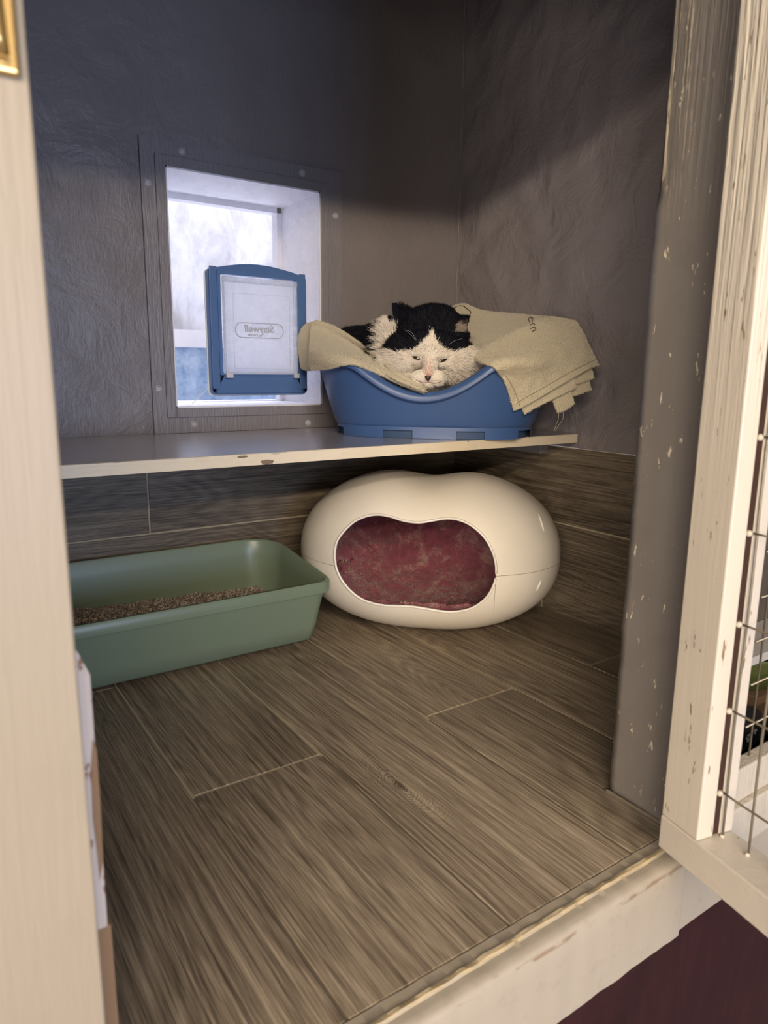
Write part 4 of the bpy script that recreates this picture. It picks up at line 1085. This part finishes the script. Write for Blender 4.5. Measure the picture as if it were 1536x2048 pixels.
lens = np.where((Q[:, 0] < 800) & (Q[:, 1] > 640) & (z < 10), 19*KP, lens); lens = np.where(z < -60, 17*KP, lens)
earm = ((Q[:, 1] < 655) & (Q[:, 0] < 800)) | ((Q[:, 0] > 908) & (Q[:, 1] < 668)); lens = np.where(earm, 3.0*KP, lens)
lens = lens*(.7+.6*rng.random(n))
dirs = np.where((z < -60)[:, None], dirs*.5+np.array(rt)*-.55+Nn*.15, dirs)
fur = strands('fur', P, dirs, lens, c, np.where(earm, .0006, .00085), coat_mat('fur', .55), cat, .35, 3, .25); fur['kind'] = 'stuff'
# light hairs inside the open ear
k = 260; R2 = rng.random((k, 2)); roots = []
for a, b in R2:
    h = on_cat(908+18*a, 650+14*b)
    if h is not None: roots.append(np.array(h))
roots = np.array(roots); k = len(roots)
dd = np.array(rt)[None]*(.5+.5*rng.random((k, 1)))+np.array(up)[None]*(.7*rng.random((k, 1))-.15)-FW[None]*.4
strands('ear_hair', roots, dd, (8+9*rng.random(k))*KP, np.array((.42, .34, .29))*(.6+.6*rng.random((k, 1))), .0006, fur.data.materials[0], cat, .4, 3)['kind'] = 'stuff'
# eyes: dark glossy slits between the lids
m_eye = plain('dark_eye', (.035, .020, .012), .12)
def eye(cx, cy, w_, h_, tilt):
    P0 = on_cat(cx, cy); up_ = []; lo = []; bm = bmesh.new()
    ct, st = math.cos(math.radians(tilt)), math.sin(math.radians(tilt)); base = P0-fw*.0006
    for i in range(13):
        s = -1+2*i/12; e = (1-s*s)**.6
        for lst, sg in ((up_, .75), (lo, -1.0)):
            x = s*w_; y = sg*h_*e; X = x*ct-y*st; Y = x*st+y*ct
            lst.append(bm.verts.new(base+rt*X*KP+up*Y*KP+fw*(abs(s)**2)*3.0*KP))
    mid = [bm.verts.new((a.co+b.co)/2-fw*1.6*KP*(1-(-1+2*i/12)**2)) for i, (a, b) in enumerate(zip(up_, lo))]
    for i in range(12): bm.faces.new((up_[i], up_[i+1], mid[i+1], mid[i])); bm.faces.new((mid[i], mid[i+1], lo[i+1], lo[i]))
    return from_bm('eye', bm, m_eye, cat, True)
eye(836, 715, 11.5, 4.6, -16); eye(883, 719.2, 12, 4.8, 12)
# nose leather and mouth
bm = bmesh.new(); c0 = on_cat(856, 754)
bmesh.ops.create_icosphere(bm, subdivisions=4, radius=1)
for vv in bm.verts:
    x, y, zz = vv.co; wd = 8.2*(.45+.55*max(0, min(1, (y+1)/1.7)))
    vv.co = c0+rt*(x*wd*KP)+up*((y*6.2-.5)*KP)-fw*((zz*4.5-1.5)*KP)
q = N('nose_leather'); v = q.coord(); q.set(col=q.mix(q.noise(v, 260, 3), (.018, .010, .010), (.07, .035, .03)), rough=.35); from_bm('nose', bm, q.m, cat, True)
# mouth line
m_mouth = plain('mouth_line', (.30, .19, .17), .8); bm = bmesh.new()
for P2 in ([(833, 760), (840, 764), (848, 766), (857, 765), (868, 766.5), (877, 765), (885, 761)], [(856.5, 758), (856.8, 761), (857, 765)]):
    W = [on_cat(x, y) for x, y in cr(P2, 5, False)]; W = [p-fw*.0016 for p in W if p is not None]
    if len(W) > 2: tube(bm, W, .0008, 6)
from_bm('mouth', bm, m_mouth, cat, True)
# whiskers
m_wh = plain('whisker_white', (.85, .82, .76), .4); bm = bmesh.new()
for P4 in ([(842, 752, 66), (815, 748, 60), (785, 735, 50), (765, 722, 40)], [(842, 755, 66), (812, 757, 60), (785, 752, 50), (762, 742, 42)], [(843, 758, 66), (818, 764, 60), (792, 764, 52), (778, 760, 48)],
           [(872, 755, 66), (905, 748, 60), (935, 735, 50), (952, 715, 44)], [(872, 757, 66), (905, 753, 60), (935, 740, 52), (957, 722, 46)], [(872, 760, 66), (900, 760, 60), (925, 752, 54), (945, 742, 50)],
           [(838, 700, 50), (836, 690, 56), (828, 676, 60), (812, 661, 62)], [(840, 699, 50), (833, 680, 58), (822, 664, 62), (808, 660, 62)], [(886, 702, 50), (895, 692, 56), (908, 682, 60), (925, 677, 58)]):
    pp = cr([tuple(cl_(*p)) for p in P4], 6, False); tube(bm, pp, [.00022*(1-.75*i/len(pp)) for i in range(len(pp))], 5)
from_bm('whisker', bm, m_wh, cat, True)

# ---------------------------------------------------------------- things in the next pen
cl.name = 'paw_print_cushion'; cl.data.name = 'paw_print_cushion'
tag(cl, 'black cushion with white paw prints behind the mesh of the next pen', 'cushion')
m_paw = plain('paw_white', (.7, .7, .72), .9)
for (x, y, s) in ((1511, 1464, 1.0), (1497, 1478, 1.5), (1525, 1500, 1.0)):
    p = on_y(x, y, .4985); bm = bmesh.new()
    for dx, dz, r in ((0, -.002, .0036), (-.005, .002, .0018), (-.002, .0052, .0018), (.002, .0052, .0018), (.005, .002, .0018)):
        bmesh.ops.create_cone(bm, segments=12, radius1=r*s*.7, radius2=r*s*.7, depth=.001, matrix=Matrix.Translation((p.x+dx*s*.7, .4990, p.z+dz*s*.7)) @ Matrix.Rotation(math.pi/2, 4, 'X'), cap_ends=True)
    from_bm('paw_print', bm, m_paw, cl)
p = Vector((1.115, .548, .105))
bm = bmesh.new(); prof_ = [(.0, .0), (.06, .0), (.085, .05), (.09, .055), (.085, .056), (.058, .006), (0, .006)]
R_ = []
for r, h in prof_: R_.append([bm.verts.new((p.x+r*.8*math.cos(2*math.pi*k/28), p.y+r*.45*math.sin(2*math.pi*k/28), p.z-.029+h)) for k in range(28)])
for a, b in zip(R_, R_[1:]):
    for k in range(28): bm.faces.new((a[k], a[(k+1) % 28], b[(k+1) % 28], b[k]))
tag(from_bm('green_bowl', bm, plain('olive_plastic', (.07, .085, .02), .5), None, True), 'olive green bowl glimpsed inside the next pen', 'bowl')
tag(box('brown_box', 1.062, 1.24, .512, .592, .0005, .0755, plain('brown_card', (.10, .055, .03), .8), None, .002), 'dark brown box inside the next pen under the olive bowl', 'box')
tag(box('shelf_board', .90, 1.45, .515, .5965, .134, .148, plain('pale_board', (.42, .40, .38), .5), None, .001), 'pale board above the olive bowl in the next pen', 'shelf')
tag(box('floor_next', .841, 1.5, .452, .597, -.02, 0, plain('next_floor', (.10, .085, .07), .6)), kind='structure')
